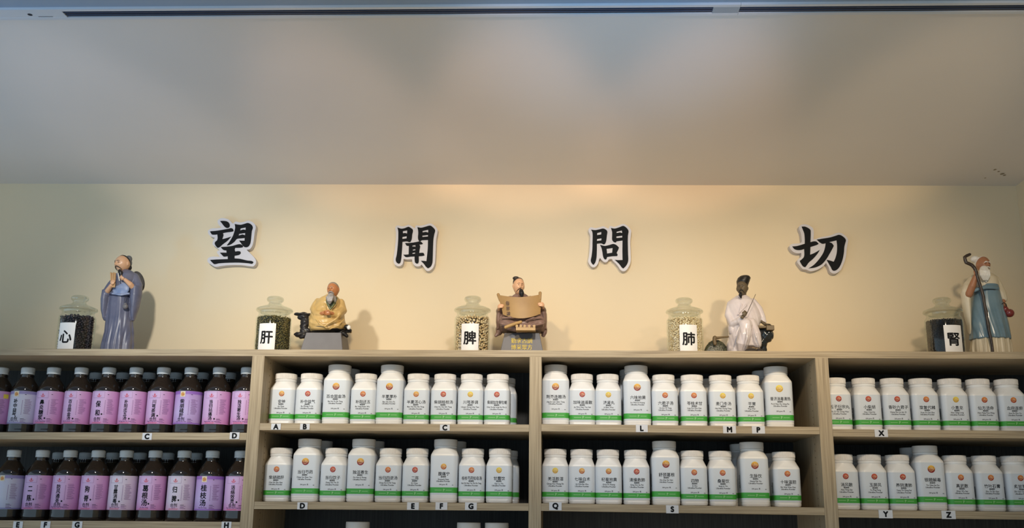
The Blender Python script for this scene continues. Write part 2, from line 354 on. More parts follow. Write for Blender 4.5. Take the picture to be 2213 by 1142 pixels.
# ------------------------------------------------------------------ the bookcase
DEP = 0.294
ZT, ZTB = 2.0022, 1.9851                       # top board
D1 = (-0.7889, -0.7574); D2 = (-0.0794, -0.0493); D3 = (0.6316, 0.6632)
XL_B, XR_B = -2.3, XR - .001
case = thing('bookcase', 'light oak bookcase with dark back panel full of bottles', 'bookcase', (-0.4, DEP / 2, 0.0), world=True)
MB().box(XL_B, XR_B, 0.0, YW - .001, ZTB, ZT).build('top_board', OAK_X, case, False)
MB().box(XL_B, XR_B, DEP, YW - .001, 0.0, ZTB).build('back_panel', CHARCOAL, case, False)
HOLE = mat('peg_hole_dark', srgb(30, 26, 22), 0.8)
for a, b in (D1, D2, D3, (XL_B, XL_B + .03), (XR_B - .03, XR_B)):
    MB().box(a, b, 0.0, DEP, 0.0, ZTB).build('divider', OAK_Z, case, False)
for (a, b), sd in ((D1, 1), (D3, -1)):
    mb = MB(); x = (b + .0004) if sd > 0 else (a - .0004)
    for k in range(34):
        z = 1.975 - k * 0.0165
        t = np.arange(8) * 2 * PI / 8
        for y in (0.055, ):
            mb.add([(x, y + .0018 * math.cos(q), z + .0018 * math.sin(q)) for q in t], [tuple(range(8))])
    h = mb.build('peg_hole', HOLE, case, False); h['kind'] = 'stuff'
def shelf_line(p0, p1):                         # top of the front edge, seen at two ends
    a, b = at(*p0), at(*p1); k = max(-.0045, min(.0045, (b[2] - a[2]) / (b[0] - a[0]))); m = (a + b) / 2; return lambda x: m[2] + k * (x - m[0])
SH = {('1', 'a'): shelf_line((30, 936.0), (530, 934.9)), ('1', 'b'): shelf_line((30, 1127.2), (515, 1127.8)),
      ('2', 'a'): shelf_line((564, 915), (1142, 918.2)), ('2', 'b'): shelf_line((551, 1085.6), (1142, 1087.8)),
      ('3', 'a'): shelf_line((1171, 917.0), (1770, 923.4)), ('3', 'b'): shelf_line((1170, 1087.2), (1780, 1099.3)),
      ('4', 'a'): shelf_line((1801, 928), (2213, 932)), ('4', 'b'): shelf_line((1813, 1102.6), (2213, 1107.3))}
SH['2', 'c'] = lambda x: SH['2', 'b'](x) - 0.2062
BAYX = {'1': (XL_B + .03, D1[0]), '2': (D1[1], D2[0]), '3': (D2[1], D3[0]), '4': (D3[1], XR_B - .03)}
TH = 0.0176
for (bay, row), fn in SH.items():
    x0, x1 = BAYX[bay]; x0 += .0004; x1 -= .0004
    MB().box(x0, x1, 0.0005, DEP - .0005, fn(x0) - TH, fn(x0), 0, fn(x1) - fn(x0)).build('shelf', OAK_X, case, False)

BAYN = {'1': 'left bay', '2': 'second bay', '3': 'third bay', '4': 'right bay'}
ROWN = {'a': 'upper shelf', 'b': 'lower shelf', 'c': 'bottom shelf'}
ORD = ['first', 'second', 'third', 'fourth', 'fifth', 'sixth', 'seventh', 'eighth', 'ninth', 'tenth']

# letter stickers on the shelf edges
def sticker(ch, px, py, w, h, bay, row, tilt=0.0, rel=0.5):
    c = at(px, py, -0.0005)
    t = thing('shelf_sticker', 'white paper sticker lettered %s on the %s edge, %s' % (ch, ROWN[row], BAYN[bay]), 'sticker', (c[0], -0.0006, c[2]), 'letter stickers on the shelf edges')
    sx, sz = w * .00116, h * .00113
    MB().box(-sx / 2, sx / 2, -.0005, .0004, -sz / 2, sz / 2).build('paper', STICKER, t, False)
    mb = MB(); put_text(mb, ch, 0.0172, 0, 0, -.0008, 0.062); mb.build('letter', BLACK_INK, t, False)
    t.rotation_euler = (0, tilt, 0)
for a in (('C', 318, 944, 21, 15, '1', 'a'), ('D', 507, 942.4, 21, 15, '1', 'a'), ('E', 39, 1135.2, 21, 15, '1', 'b'), ('F', 98.5, 1135.2, 21, 15, '1', 'b'), ('G', 167, 1135.2, 22, 15, '1', 'b'), ('H', 489.5, 1136, 21, 15, '1', 'b'),
          ('A', 596.5, 922.8, 21, 13.4, '2', 'a'), ('B', 659, 922.8, 21, 13.4, '2', 'a'), ('C', 961.4, 924.9, 21, 13.4, '2', 'a'),
          ('D', 653.7, 1094, 22, 15, '2', 'b'), ('E', 892.5, 1094.6, 25, 16, '2', 'b'), ('F', 954, 1094.6, 25, 16, '2', 'b'), ('G', 1017.8, 1095, 25, 16, '2', 'b'),
          ('L', 1387, 926.5, 25, 16, '3', 'a'), ('M', 1576.5, 929.2, 27, 16, '3', 'a'), ('P', 1639, 929.7, 27, 16, '3', 'a'),
          ('Q', 1200.3, 1095, 26, 17, '3', 'b'), ('S', 1453, 1101.4, 26, 17, '3', 'b'),
          ('X', 1904.5, 937, 27, 16, '4', 'a'), ('Y', 1914, 1112, 28, 17, '4', 'b'), ('Z', 2050, 1113.6, 28, 17, '4', 'b')):
    sticker(*a)

# ------------------------------------------------------------------ white powder bottles
def sq_ring(a, rc, z, n=9):                      # rounded square; rc == a gives a circle
    pts = []
    for q in range(4):
        cx, cy = [(1, 1), (-1, 1), (-1, -1), (1, -1)][q]
        for k in range(n):
            t = PI / 2 * q + PI / 2 * k / (n - 1)
            pts.append((cx * (a - rc) + rc * math.cos(t), cy * (a - rc) + rc * math.sin(t), z))
    return pts
def bottle_meshes(kind):
    if kind == 'small': a, hs, hn, hr, ht, rn, rc = .0330, .0950, .1143, .1208, .1355, .0285, .012
    else: a, hs, hn, hr, ht, rn, rc = .0345, .1198, .1380, .1420, .1588, .0300, .012
    b = MB(); s = []
    for k, z in ((.88, 0), (.955, .0012), (.99, .004), (.998, .0085), (.985, .0092), (.985, .0098), (1, .0105), (1, hs - .003), (.995, hs - .0008), (.975, hs + .0012)): s.append(sq_ring(a * k, rc, z))
    for k in range(1, 7):
        t = k / 6; aa = a * .975 + (rn * .93 - a * .975) * t ** .92; s.append(sq_ring(aa, rc + (aa - rc) * t ** 1.3, hs + .0012 + (hn - hs - .0012) * t))
    s.append(sq_ring(rn * .93, rn * .93, hn + .0005))
    b.loft(s)
    b.lathe([(rn * .97, hn), (rn * .985, hn + .0012), (rn * .985, hr - .0012), (rn * .96, hr - .0004)], 40)
    body = b.build('body', PLASTIC, None); bm = body.data; bpy.data.objects.remove(body)
    c = MB(); n = 156 if kind == 'small' else 64; t = np.arange(n) * 2 * PI / n
    rib = np.where((np.arange(n) % 3) == 0, .962, 1.0) if kind == 'small' else np.ones(n)
    def ring(r, z, rb): rr = r * (rib if rb else np.ones(n)); return np.stack([rr * np.cos(t), rr * np.sin(t), np.full(n, z)], 1)
    h0 = hr - .0002
    c.loft([ring(rn * .95, h0, 0), ring(rn * .99, h0, 0), ring(rn * .99, h0 + .0012, 0), ring(rn, h0 + .0022, 1), ring(rn, ht - .0022, 1), ring(rn * .985, ht - .0008, 0), ring(rn * .95, ht, 0), ring(rn * .5, ht + .0002, 0)])
    o = c.build('cap', CAPW, None, True, 30); cm = o.data; bpy.data.objects.remove(o)
    return dict(a=a, hs=hs, ht=ht, body=bm, cap=cm)
BK = {'small': bottle_meshes('small'), 'tall': bottle_meshes('tall')}
def label_mesh(kind, low=0.0):
    k = BK[kind]; a = k['a'] + .0004; zg0, zg1 = ((.0165, .0285) if kind == 'small' else (.0205, .0340)); zt = k['hs'] - .0035
    z0 = zg0 - .004; mb = MB(); R = [sq_ring(a, .0124, z) for z in (z0 + low, zg0 + low, zg1 + low, zt)]
    n = len(R[0])
    for i, mi in ((0, 0), (1, 1), (2, 0)):
        f = []
        for j in range(n):
            q = (j + 1) % n
            if R[0][j][1] > .022 and R[0][q][1] > .022: continue      # open at the back
            f.append((j, q, n + q, n + j))
        mb.add(list(R[i]) + list(R[i + 1]), f, mi)
    o = mb.build('label', [LABELW, GREEN], None, True, 30); m = o.data; bpy.data.objects.remove(o); return m
LM = {('small', 0.0): label_mesh('small'), ('tall', 0.0): label_mesh('tall'), ('tall', .004): label_mesh('tall', .004)}
LOGO = {}
def logo_meshes(r):
    if r in LOGO: return LOGO[r]
    t = np.arange(28) * 2 * PI / 28
    d = MB(); d.add([(r * math.cos(q), 0, r * math.sin(q)) for q in t] + [(0, 0, 0)], [(i, (i + 1) % 28, 28) for i in range(28)])
    me = {k: d.mesh('roundel_' + k, m, False) for k, m in ROUND.items()}
    w = MB()
    for x, h, lean in ((-.45, .22, -.1), (-.08, .55, .0), (.22, .42, .12), (.5, .15, .2)):
        w.add([(r * (x - .07), -.00012, r * -.10), (r * (x + .08), -.00012, r * -.12), (r * (x + .07 + lean), -.00012, r * h), (r * (x - .03 + lean), -.00012, r * (h + .06))], [(0, 1, 2, 3)])
    up = [(-.72 + 1.4 * k / 8, -.32 - .22 * math.sin(PI * k / 8 * 1.1) + .12 * k / 8) for k in range(9)]
    w.add([(r * x, -.00012, r * z) for x, z in up] + [(r * x, -.00012, r * (z - .11 * math.sin(PI * (i + .4) / 9.2))) for i, (x, z) in enumerate(up)], [(i, i + 1, 10 + i, 9 + i) for i in range(8)])
    LOGO[r] = (me, w.mesh('swirl', RWHITE, False)); return LOGO[r]
def white_bottle(x, yf, z, kind, name, pin, logo, label, group, low=0.0, second='Ultrafine Powder', full=True):
    k = BK[kind]; a = k['a']; t = thing('powder_bottle', label, 'bottle', (x, yf + a, z), group)
    part('body', k['body'], t); part('cap', k['cap'], t)
    lb = part('label', LM[kind, low], t)
    if not full: return t
    y = -a - .0006
    if kind == 'small': zl, r, zn, sn, z1, z2, z3, z4, zb = .0810, .0072, .0608, .0098, .0537, .0480, .0430, .0318, .0225
    else: zl, r, zn, sn, z1, z2, z3, z4, zb = .1005, .0091, .0745, .0100, .0672, .0610, .0562, .0430, .0272
    if low: zl -= .011; zn -= .003; z1 -= .003; z2 -= .003; z3 -= .003; r = .0074; zb += low; z4 += .002
    me, sw = logo_meshes(r)
    lo = part('roundel', me[logo], t, (0, y, zl)); lo.parent = lb
    so = part('swirl', sw, lb, (0, y - .0001, zl))
    mb = MB()
    put_text(mb, name, sn, .001, zn, y, .012, maxw=.05)
    put_text(mb, '超细粉', .0046, 0, z1, y, .02)
    put_text(mb, pin, .0050, 0, z2, y, .02, maxw=.05); put_text(mb, second, .0050, 0, z3, y, .02, maxw=.042)
    put_text(mb, '200 gram 克', .0042, 0, z4, y, .015); put_text(mb, '001', .0028, .024, z4 - .0012, y, .02)
    # columns of fine print on the two sides, too small to read: hair-thin dashes
    fp = {1: MB(), -1: MB()}
    for sd in (1, -1):
        if (sd > 0 and x > 0.45) or (sd < 0 and x < -0.1): continue
        for i in range(15 if kind == 'small' else 18):
            zz = z3 + (.020 if kind == 'tall' else .016) - i * .0018; w = .010 + .010 * random.random()
            y0 = -a * .55
            xx = sd * (a + .0007)
            fp[sd].add([(xx, y0, zz), (xx, y0 + w, zz), (xx, y0 + w, zz + .0008), (xx, y0, zz + .0008)], [(0, 1, 2, 3)])
    for q in fp.values():
        if q.v: q.build('fine_print', BLACK_INK, lb, False)
    mb.build('lettering', BLACK_INK, lb, False)
    g = MB(); put_text(g, 'P', .0090, .0022, zb, y, 0)
    hz = .0006
    for x0, x1 in ((-.021, -.003), (.007, .022)):
        n = 9
        for i in range(n):
            xa = x0 + (x1 - x0) * i / n; xb = xa + (x1 - x0) / n * .72
            g.add([(xa, y, zb - hz), (xb, y, zb - hz), (xb, y, zb + hz), (xa, y, zb + hz)], [(0, 1, 2, 3)])
    g.build('band_mark', GREENINK, lb, False)
    return t
YF = 0.060
WB = {
 ('2', 'a'): [(574, 631.4, 's', '安神', 'An Shen', 'gold'), (632, 690, 's', '补中益气', 'Bu Zhong Yi Qi', 'red'), (692, 751.4, 't', '百合固金汤', 'Bai He Gu Jin Tang', 'mixed'), (753.5, 809, 's', '补阳还五', 'Bu Yang Huan Wu', 'orange'),
              (809.5, 866.8, 't', '半夏厚朴', 'Ban Xia Hou Po', 'mixed'), (868, 926, 's', '半夏泻心汤', 'Ban Xia Xie Xin Tang', 'gold'), (927.5, 985, 's', '柴胡桂枝汤', 'Chai Hu Gui Zhi Tang', 'red'), (986.5, 1043.5, 's', '川芎茶调', 'Chuan Xiong Cha Tiao', 'yellow'), (1044.7, 1100.7, 's', '柴胡加龙骨牡蛎', 'Chai Hu Jia Long Gu Mu Li', 'red')],
 ('2', 'b'): [(562, 622, 's', '柴胡疏肝', 'Chai Hu Shu Gan', 'orange'), (624.6, 684.6, 't', '当归芍药', 'Dang Gui Shao Yao', 'mixed'), (686.4, 744, 's', '当归饮子', 'Dang Gui Yin Zi', 'red'), (745, 804.5, 't', '独活寄生', 'Du Huo Ji Sheng', 'mixed'), (806.5, 864, 's', '当归四逆汤', 'Dang Gui Si Ni Tang', 'orange'),
              (865.8, 922.8, 's', '二陈', 'Er Chen', 'red'), (926.5, 986.6, 't', '腹痛宁', 'Stomach Ease', 'gold'), (988.8, 1046, 's', '桂枝芍药知母汤', 'Gui Zhi Shao Yao Zhi Mu Tang', 'orange'), (1048.8, 1106, 's', '甘露饮', 'Gan Lu Yin', 'yellow')],
 ('3', 'a'): [(1171.5, 1228.6, 't', '荆芥连翘汤', 'Jing Jie Lian Qiao Tang', 'mixed'), (1229.6, 1286, 's', '加味逍遥散', 'Jia Wei Xiao Yao San', 'red'), (1287, 1343.6, 's', '济肾丸', 'Ji Shen Wan', 'yellow'), (1348.8, 1409, 't', '六味地黄', 'Liu Wei Di Huang', 'mixed'), (1410.5, 1467.8, 's', '六君子汤', 'Liu Jun Zi Tang', 'orange'),
              (1472.5, 1531.5, 's', '苓桂术甘', 'Ling Gui Zhu Gan', 'orange'), (1535, 1594.5, 's', '麦门冬汤', 'Mai Men Dong Tang', 'yellow'), (1596.5, 1655.8, 's', '平胃', 'Ping Wei', 'yellow'), (1658, 1719.7, 't', '普济消毒清热', 'Pu Ji Xiao Du Qing Re', 'yellow')],
 ('3', 'b'): [(1171.8, 1228, 's', '羌活胜湿', 'Qiang Huo Sheng Shi', 'yellow'), (1229.6, 1286.4, 's', '七味白术', 'Qi Wei Bai Zhu', 'gold'), (1287.6, 1345, 's', '杞菊地黄', 'Qi Ju Di Huang', 'gold'), (1347.5, 1407, 's', '清燥救肺', 'Qing Zao Jiu Fei', 'red'), (1411, 1472, 't', '舒颈葛根', 'Shu Jing Ge Gen', 'mixed'),
              (1473.5, 1532, 's', '四物', 'Si Wu', 'orange'), (1534.4, 1594.8, 's', '桑菊饮', 'Sang Ju Yin', 'orange'), (1604, 1667, 't', '生脉饮', 'Sheng Mai Yin', 'mixed'), (1675.5, 1735.8, 's', '十味温胆', 'Shi Wei Wen Dan', 'orange')],
 ('4', 'a'): [(1787, 1846.6, 's', '五子衍宗丸', 'Wu Zi Yan Zong Wan', 'red'), (1850.5, 1912, 's', '小柴胡', 'Xiao Chai Hu', 'red'), (1913.5, 1974, 's', '香砂六君子', 'Xiang Sha Liu Jun Zi', 'red'), (1976.5, 2037, 's', '旋复代赭', 'Xuan Fu Dai Zhe', 'orange'), (2040.5, 2102, 's', '小青龙', 'Xiao Qing Long', 'yellow'),
              (2103.5, 2164, 's', '仙方活命', 'Xian Fang Huo Ming', 'orange'), (2166, 2227, 's', '血府逐瘀', 'Xue Fu Zhu Yu', 'orange')],
 ('4', 'b'): [(1802, 1862, 's', '消风散', 'Xiao Feng San', 'red'), (1864, 1925, 's', '玉屏风', 'Yu Ping Feng', 'red'), (1926, 1986.5, 's', '养阴清肺', 'Yang Yin Qing Fei', 'red'), (1988, 2051, 't', '银翘解毒', 'Yin Qiao Jie Du', 'mixed'), (2052.5, 2112.5, 's', '真武散', 'Zhen Wu San', 'orange'),
              (2115.5, 2179.6, 's', '竹叶石膏', 'Zhu Ye Shi Gao', 'orange'), (2182, 2243, 's', '炙甘草汤', 'Zhi Gan Cao Tang', 'orange')],
}
LOGOWORD = {'red': 'red roundel', 'mixed': "red-gold roundel", "orange": "orange roundel", 'gold': 'gold roundel', 'yellow': 'yellow roundel'}
POS = {}
for (bay, row), lst in WB.items():
    g = 'white powder bottles on the %s of the %s' % (ROWN[row], BAYN[bay])
    xs = []
    for p in lst:
        yb = 921 if row == 'a' else 1093
        xs.append((at(p[0], yb, YF)[0] + at(p[1], yb, YF)[0]) / 2)
    hw = [.0330 if p[2] == 's' else .0345 for p in lst]
    for _ in range(40):                               # keep neighbours from touching
        for i in range(len(xs) - 1):
            ov = hw[i] + hw[i + 1] + .0006 - (xs[i + 1] - xs[i])
            if ov > 0: xs[i] -= ov / 2; xs[i + 1] += ov / 2
        lo, hi = BAYX[bay][0] + .0006, BAYX[bay][1] - .0006
        xs[0] = max(xs[0], lo + hw[0]); xs[-1] = min(xs[-1], hi - hw[-1])
    POS[bay, row] = xs
    for i, (x, p) in enumerate(zip(xs, lst)):
        lab = '%s white bottle with %s, %s from left on %s of %s' % ('tall' if p[2] == 't' else 'small', LOGOWORD[p[5]], ORD[i], ROWN[row], BAYN[bay])
        tall = p[2] == 't'
        low = .004 if p[3] == '腹痛宁' else 0.0
        white_bottle(x, YF + .0012 * random.random(), SH[bay, row](x) + .0003, 'tall' if tall else 'small', p[3], p[4], p[5], lab, g, low)
# bottles standing behind, seen in the gaps
REAR = {('2', 'a'): [(0, 's', .004), (1, 's', .0), (2, 't', .008), (5, 's', .012), (6, 's', .012), (7, 's', .011), (8, 's', .014)], ('2', 'b'): [(1, 't', .012), (3, 't', .010), (6, 't', .016), (8, 's', .014)],
        ('3', 'a'): [(3, 't', -.008), (4, 's', -.006), (5, 's', -.012), (6, 's', -.014), (7, 's', -.012), (8, 't', -.020)], ('3', 'b'): [(5, 's', -.004), (7, 't', -.012), (8, 's', -.012)],
        ('4', 'a'): [(1, 's', -.004), (2, 's', -.006), (3, 's', -.006), (4, 's', -.008), (5, 's', -.008), (6, 's', -.008)], ('4', 'b'): [(1, 's', -.006), (2, 's', -.004), (3, 't', -.006), (4, 's', 0), (5, 's', -.006), (6, 's', -.008)]}
for (bay, row), lst in REAR.items():
    last = -9
    for i, kd, dx in lst:
        hwid = .0330 if kd == 's' else .0345
        x = max(POS[bay, row][i] + dx, last + hwid + .0335); x = min(max(x, BAYX[bay][0] + hwid + .001), BAYX[bay][1] - hwid - .001); last = x
        white_bottle(x, YF + .0755, SH[bay, row](x) + .0003, 'tall' if kd == 't' else 'small', '', '', 'red', '%s white bottle standing behind the %s from left, %s of %s' % ('tall' if kd == 't' else 'small', ORD[i], ROWN[row], BAYN[bay]), 'white bottles in the rear row', full=False)
for px, w in ((773.3, 'between letters D and E'), (1013.3, 'below letter G'), (1073.6, 'rightmost')):
    x = at(px, 1135, YF + .0345)[0]
    white_bottle(x, YF, SH['2', 'c'](x) + .0003, 'tall', '', '', 'red', 'white capped bottle on the bottom shelf of second bay, ' + w, 'white bottles on the bottom shelf', full=False)

# ------------------------------------------------------------------ dark syrup bottles
RB = .0350
b = MB(); b.lathe([(.030, 0), (.0335, .0006), (.0346, .003), (.0348, .012), (.0342, .0155), (.0346, .0185), (.0345, .0215), (RB - .0004, .0225), (RB - .0004, .112), (.0346, .1155), (.0335, .121), (.0312, .1275), (.0280, .134), (.0240, .1405), (.0203, .146), (.0175, .1505), (.0160, .1545), (.0160, .158), (.0168, .159), (.0168, .1605), (.0150, .161), (.0150, .165)], 48)
for q in b.v: q[:, 2] = np.where(q[:, 2] > .112, .1135 + (q[:, 2] - .112) * .0652 / .0732, q[:, 2] * .1135 / .112)
o = b.build('body', AMBER, None, True, 60); DB_BODY = o.data; bpy.data.objects.remove(o)
c = MB(); c.lathe([(.0150, .1640), (.0172, .1640), (.0174, .1690), (.0166, .1692), (.0166, .1700), (.0174, .1704), (.0175, .1800), (.0170, .1825), (.0155, .1842), (.012, .185), (.004, .1852)], 48)
DARKCAP = mat('syrup_cap_plastic', srgb(204, 211, 216), 0.4)
for q in c.v: q[:, 2] = .1135 + (q[:, 2] - .112) * .0652 / .0732
o = c.build('cap', DARKCAP, None, True, 40); DB_CAP = o.data; bpy.data.objects.remove(o)
ZL0, ZL1 = .0270, .1125
LS = (ZL1 - ZL0) / (.1105 - .0255)
def cyl_sheet(mb, r, a0, a1, z0, z1, n=None, mi=0):
    n = n or max(2, int(abs(a1 - a0) / .09) + 1); t = np.linspace(a0, a1, n)
    v = [(r * math.sin(q), -r * math.cos(q), z0) for q in t] + [(r * math.sin(q), -r * math.cos(q), z1) for q in t]
    mb.add(v, [(i, i + 1, n + i + 1, n + i) for i in range(n - 1)], mi)
lm = MB(); cyl_sheet(lm, RB, -2.3, 2.3, ZL0, ZL1, 60)
LSHEET = {}
for nm, m in (('pink', L_PINK), ('violet', L_VIOLET), ('white', L_WHITE), ('pale', L_PALE)):
    o = lm.build('label', m, None); LSHEET[nm] = o.data; bpy.data.objects.remove(o)
def syrup(x, yc, z, name, suffix, pin, style, label, group, full=True, i0=1):
    t = thing('syrup_bottle', label, 'bottle', (x, yc, z), group)
    part('body', DB_BODY, t); part('cap', DB_CAP, t)
    if not full: return t
    frame = style in ('violet', 'white')
    lb = part('label', LSHEET[style], t)
    R = RB + .0003; k = MB(); rd = MB(); pu = MB(); od = MB(); A0 = -.12
    nchar = len(name); zt = .0880; zb = .0420 if suffix else .0345
    if frame: zt = .0900
    step = (zt - zb) / max(nchar, 1) if nchar > 2 else (zt - zb) / max(nchar, 1)
    size = min(.0172, step * 1.02)
    for i, ch in enumerate(name):
        put_text(k, ch, size, A0, zt - step * (i + .5), 0, .026, cyl=R, squeeze=1.0 if nchar > 2 else .8)
    if suffix:
        put_text(k, suffix, .0098, A0, .0378, 0, .015, cyl=R)
    if pin: put_text(pu, pin, .0042, A0, .0315, 0, .02, cyl=R, maxw=.034)
    if len(name) < 6 and not frame:
        t8 = np.arange(14) * 2 * PI / 14
        k.add([(R * math.sin(A0 + .33 + .0022 * math.cos(q) / R), -R * math.cos(A0 + .33 + .0022 * math.cos(q) / R), zb + step * .35 + .0022 * math.sin(q)) for q in t8], [tuple(range(14))])
    # fine print to the right: rows of dashes too small to read
    for i in range(17):
        zz = .088 - i * .0023
        cyl_sheet(pu, R, .52 + .02 * (i % 3), .52 + .3 + .25 * random.random(), zz, zz + .0007, 5)
    for i in range(11): cyl_sheet(pu, R, .36, .40, .084 - i * .0035, .0858 - i * .0035, 2)
    for i in range(4): cyl_sheet(k if i == 0 else pu, R, .36, .62 + .12 * (i % 2), .0375 - i * .0028, .0385 - i * .0028, 5)
    cyl_sheet(k, R, .50, .60, .1005, .1018, 3)
    if not frame:
        for z0, z1 in ((.1085, .1089), (.0920, .0924)): cyl_sheet(pu, R, A0 - .52, A0 + .42, z0, z1)
        for a0 in (A0 - .52, A0 + .41): cyl_sheet(pu, R, a0, a0 + .012, .0920, .1089, 2)
        # red emblem: an open bowl with a rising flame
        n = 13; th = np.linspace(PI * .98, PI * 2.02, n)
        for ra, rb in ((.0058, .0046),):
            v = []
            for q in th:
                for rr, sq in ((ra, .78), (rb, .62)):
                    xx = rr * math.cos(q); v.append((R * math.sin(A0 + xx / R), -R * math.cos(A0 + xx / R), .0990 + sq * rr * math.sin(q)))
            rd.add(v, [(2 * i, 2 * i + 1, 2 * i + 3, 2 * i + 2) for i in range(n - 1)])
        for xx, h0, h1 in ((-.0014, .0975, .1025), (.0002, .0972, .1045), (.0016, .0978, .1022)): cyl_sheet(rd, R, A0 + (xx - .0005) / R, A0 + (xx + .0005) / R, h0, h1, 2)
        for i in range(7):
            a = A0 - .33 + i * .105; tq = np.linspace(0, PI * 1.5, 8); v = []
            for q in tq:
                for rr in (.0024, .0016): v.append((R * math.sin(a + rr * math.cos(q) / R), -R * math.cos(a + rr * math.cos(q) / R), .0265 + .0009 + rr * math.sin(q) * .8))
            od.add(v, [(2 * j, 2 * j + 1, 2 * j + 3, 2 * j + 2) for j in range(7)])
    UP = .0019                                    # the printing rides with the label
    def pr(mb, nm, m): o = mb.build(nm, m, lb, False); o.location.z = UP; return o
    if k.v: pr(k, 'lettering', BLACK_INK)
    pr(pu, 'fine_print', PURPLE_INK)
    if frame:
        band = VIOLET_BAND if style == 'violet' else mat('grey_violet_ink', srgb(150, 140, 190), .5)
        p = MB(); cyl_sheet(p, R - .0001, -2.3, 2.3, .1035, .1103, 50)
        for i in range(44): cyl_sheet(p, R - .0001, -2.2 + i * .1, -2.2 + i * .1 + .055, .1018, .1036, 2)
        pr(p, 'border', band)
        p = MB(); cyl_sheet(p, R - .0001, -2.3, 2.3, .0257, .0280, 50)
        for i in range(44): cyl_sheet(p, R - .0001, -2.2 + i * .1, -2.2 + i * .1 + .055, .0279, .0290, 2)
        pr(p, 'border', band)
        q = MB(); cyl_sheet(q, R + .0002, A0 - .19, A0 + .19, .0955, .1100, 6); pr(q, 'emblem_panel', mat('cream_emblem', srgb(226, 214, 190), .4))
        e = MB(); t8 = np.arange(20) * 2 * PI / 20
        e.add([((R + .0004) * math.sin(A0 + .0050 * math.cos(w) / R), -(R + .0004) * math.cos(A0 + .0050 * math.cos(w) / R), .1022 + .0050 * math.sin(w)) for w in t8], [tuple(range(20))])
        pr(e, 'roundel', mat('bronze_roundel', srgb(186, 112, 56), .4, col2=srgb(222, 170, 96), scale=400))
    else: pr(rd, 'emblem', RED_INK); pr(od, 'ornament', RED_INK)
    if i0 == 0 and style == 'pink':
        y_ = MB(); cyl_sheet(y_, R + .0002, .86, 1.25, .0920, .1030, 6); pr(y_, 'yellow_tag', mat('yellow_tag_paper', srgb(236, 208, 70), .5))
    return t
SY = {'a': [(-30, '藿香正气', '合剂', 'Huo Xiang', 'pink'), (28, '补中益气', '合剂', 'Bu Zhong Yi Qi', 'white'), (86, '鼻炎糖浆', '', 'Bi Yan Tang Jiang', 'pink'), (147, '百合固金汤', '', 'Bai He Gu Jin Tang', 'pink'), (208.5, '保和', '合剂', 'Bao He', 'pink'), (269, '补阳还五汤', '', 'Bu Yang Huan Wu Tang', 'pink'),
            (330, '川芎茶调', '合剂', 'Chuan Xiong Cha Tiao', 'pink'), (391, '柴胡疏肝', '合剂', 'Chai Hu Shu Gan', 'violet'), (454, '当归拈痛汤', '', 'Dang Gui Nian Tong Tang', 'pink'), (516, '独活寄生汤', '', 'Du Huo Ji Sheng Tang', 'pink')],
      'b': [(-3, '大青龙', '', '', 'white'), (60.5, '二陈', '合剂', 'Er Chen', 'pink'), (122, '防风通圣', '合剂', 'Fang Feng Tong Sheng', 'pink'), (184.5, '狗脊', '合剂', 'Gou Ji', 'pink'), (247, '甘露消毒', '合剂', 'Gan Lu Xiao Du', 'pale'), (311, '葛根汤', '', 'Ge Gen Tang', 'pink'),
            (375.5, '归脾', '合剂', 'Gui Pi', 'pale'), (438, '桂枝汤', '', 'Gui Zhi Tang', 'violet'), (502, '活络效灵', '合剂', 'Huo Luo Xiao Ling', 'pink')]}
STW = {'pink': 'pink label', 'violet': 'violet-banded label', 'white': 'pale violet label', 'pale': 'pale pink label'}
SX = {}
YC = .062 + RB
for row, lst in SY.items():
    xs = [at(p[0], 934 if row == 'a' else 1120, .062)[0] for p in lst]
    for _ in range(40):
        for i in range(len(xs) - 1):
            ov = 2 * RB + .0012 - (xs[i + 1] - xs[i])
            if ov > 0: xs[i] -= ov / 2; xs[i + 1] += ov / 2
        xs[-1] = min(xs[-1], D1[0] - RB - .0008)
    SX[row] = xs
    for i, (x, p) in enumerate(zip(xs, lst)):
        nm = ORD[i] + ' from left'
        if i == 0: nm = 'cut by picture edge'
        nmz = ('', '') if i == 0 else (p[1], p[2])
        syrup(x, YC + .001 * random.random(), SH['1', row](x) + .0003, nmz[0], nmz[1], p[3] if i else '', p[4], 'dark bottle with %s, %s on %s of left bay' % (STW[p[4]], nm, ROWN[row]), 'dark syrup bottles on the %s' % ROWN[row], i0=i)
for row, idx in (('a', (3, 4, 5, 6, 7, 8)), ('b', (1, 2, 3, 4, 5, 6, 8))):
    for i in idx:
        x = SX[row][i] - .006
        syrup(x, YC + .100, SH['1', row](x) + .0003, '', '', '', 'pink', 'dark bottle standing behind the %s from left, %s of left bay' % (ORD[i], ROWN[row]), 'dark bottles in the rear row', full=False)

# ------------------------------------------------------------------ the four characters on the wall
def smooth(pts, corner=55, sub=4, k=.42):
    P = np.array(pts, float); n = len(P); out = []
    tan = []
    for i in range(n):
        a, b = P[i] - P[i - 1], P[(i + 1) % n] - P[i]; la, lb = np.linalg.norm(a), np.linalg.norm(b)
        ang = math.degrees(math.acos(max(-1, min(1, (a @ b) / (la * lb + 1e-9)))))
        d = (a / la + b / lb) if la * lb else a * 0
        nd = np.linalg.norm(d); tan.append(None if ang > corner or nd < 1e-6 else d / nd)
    for i in range(n):
        p, q = P[i], P[(i + 1) % n]; L = np.linalg.norm(q - p)
        a = tan[i] if tan[i] is not None else (q - p) / L; b = tan[(i + 1) % n] if tan[(i + 1) % n] is not None else (q - p) / L
        for s in range(sub):
            t = s / sub; h1 = 2 * t**3 - 3 * t**2 + 1; h2 = t**3 - 2 * t**2 + t; h3 = -2 * t**3 + 3 * t**2; h4 = t**3 - t**2
            out.append(h1 * p + h2 * a * L * .9 + h3 * q + h4 * b * L * .9)
    return out
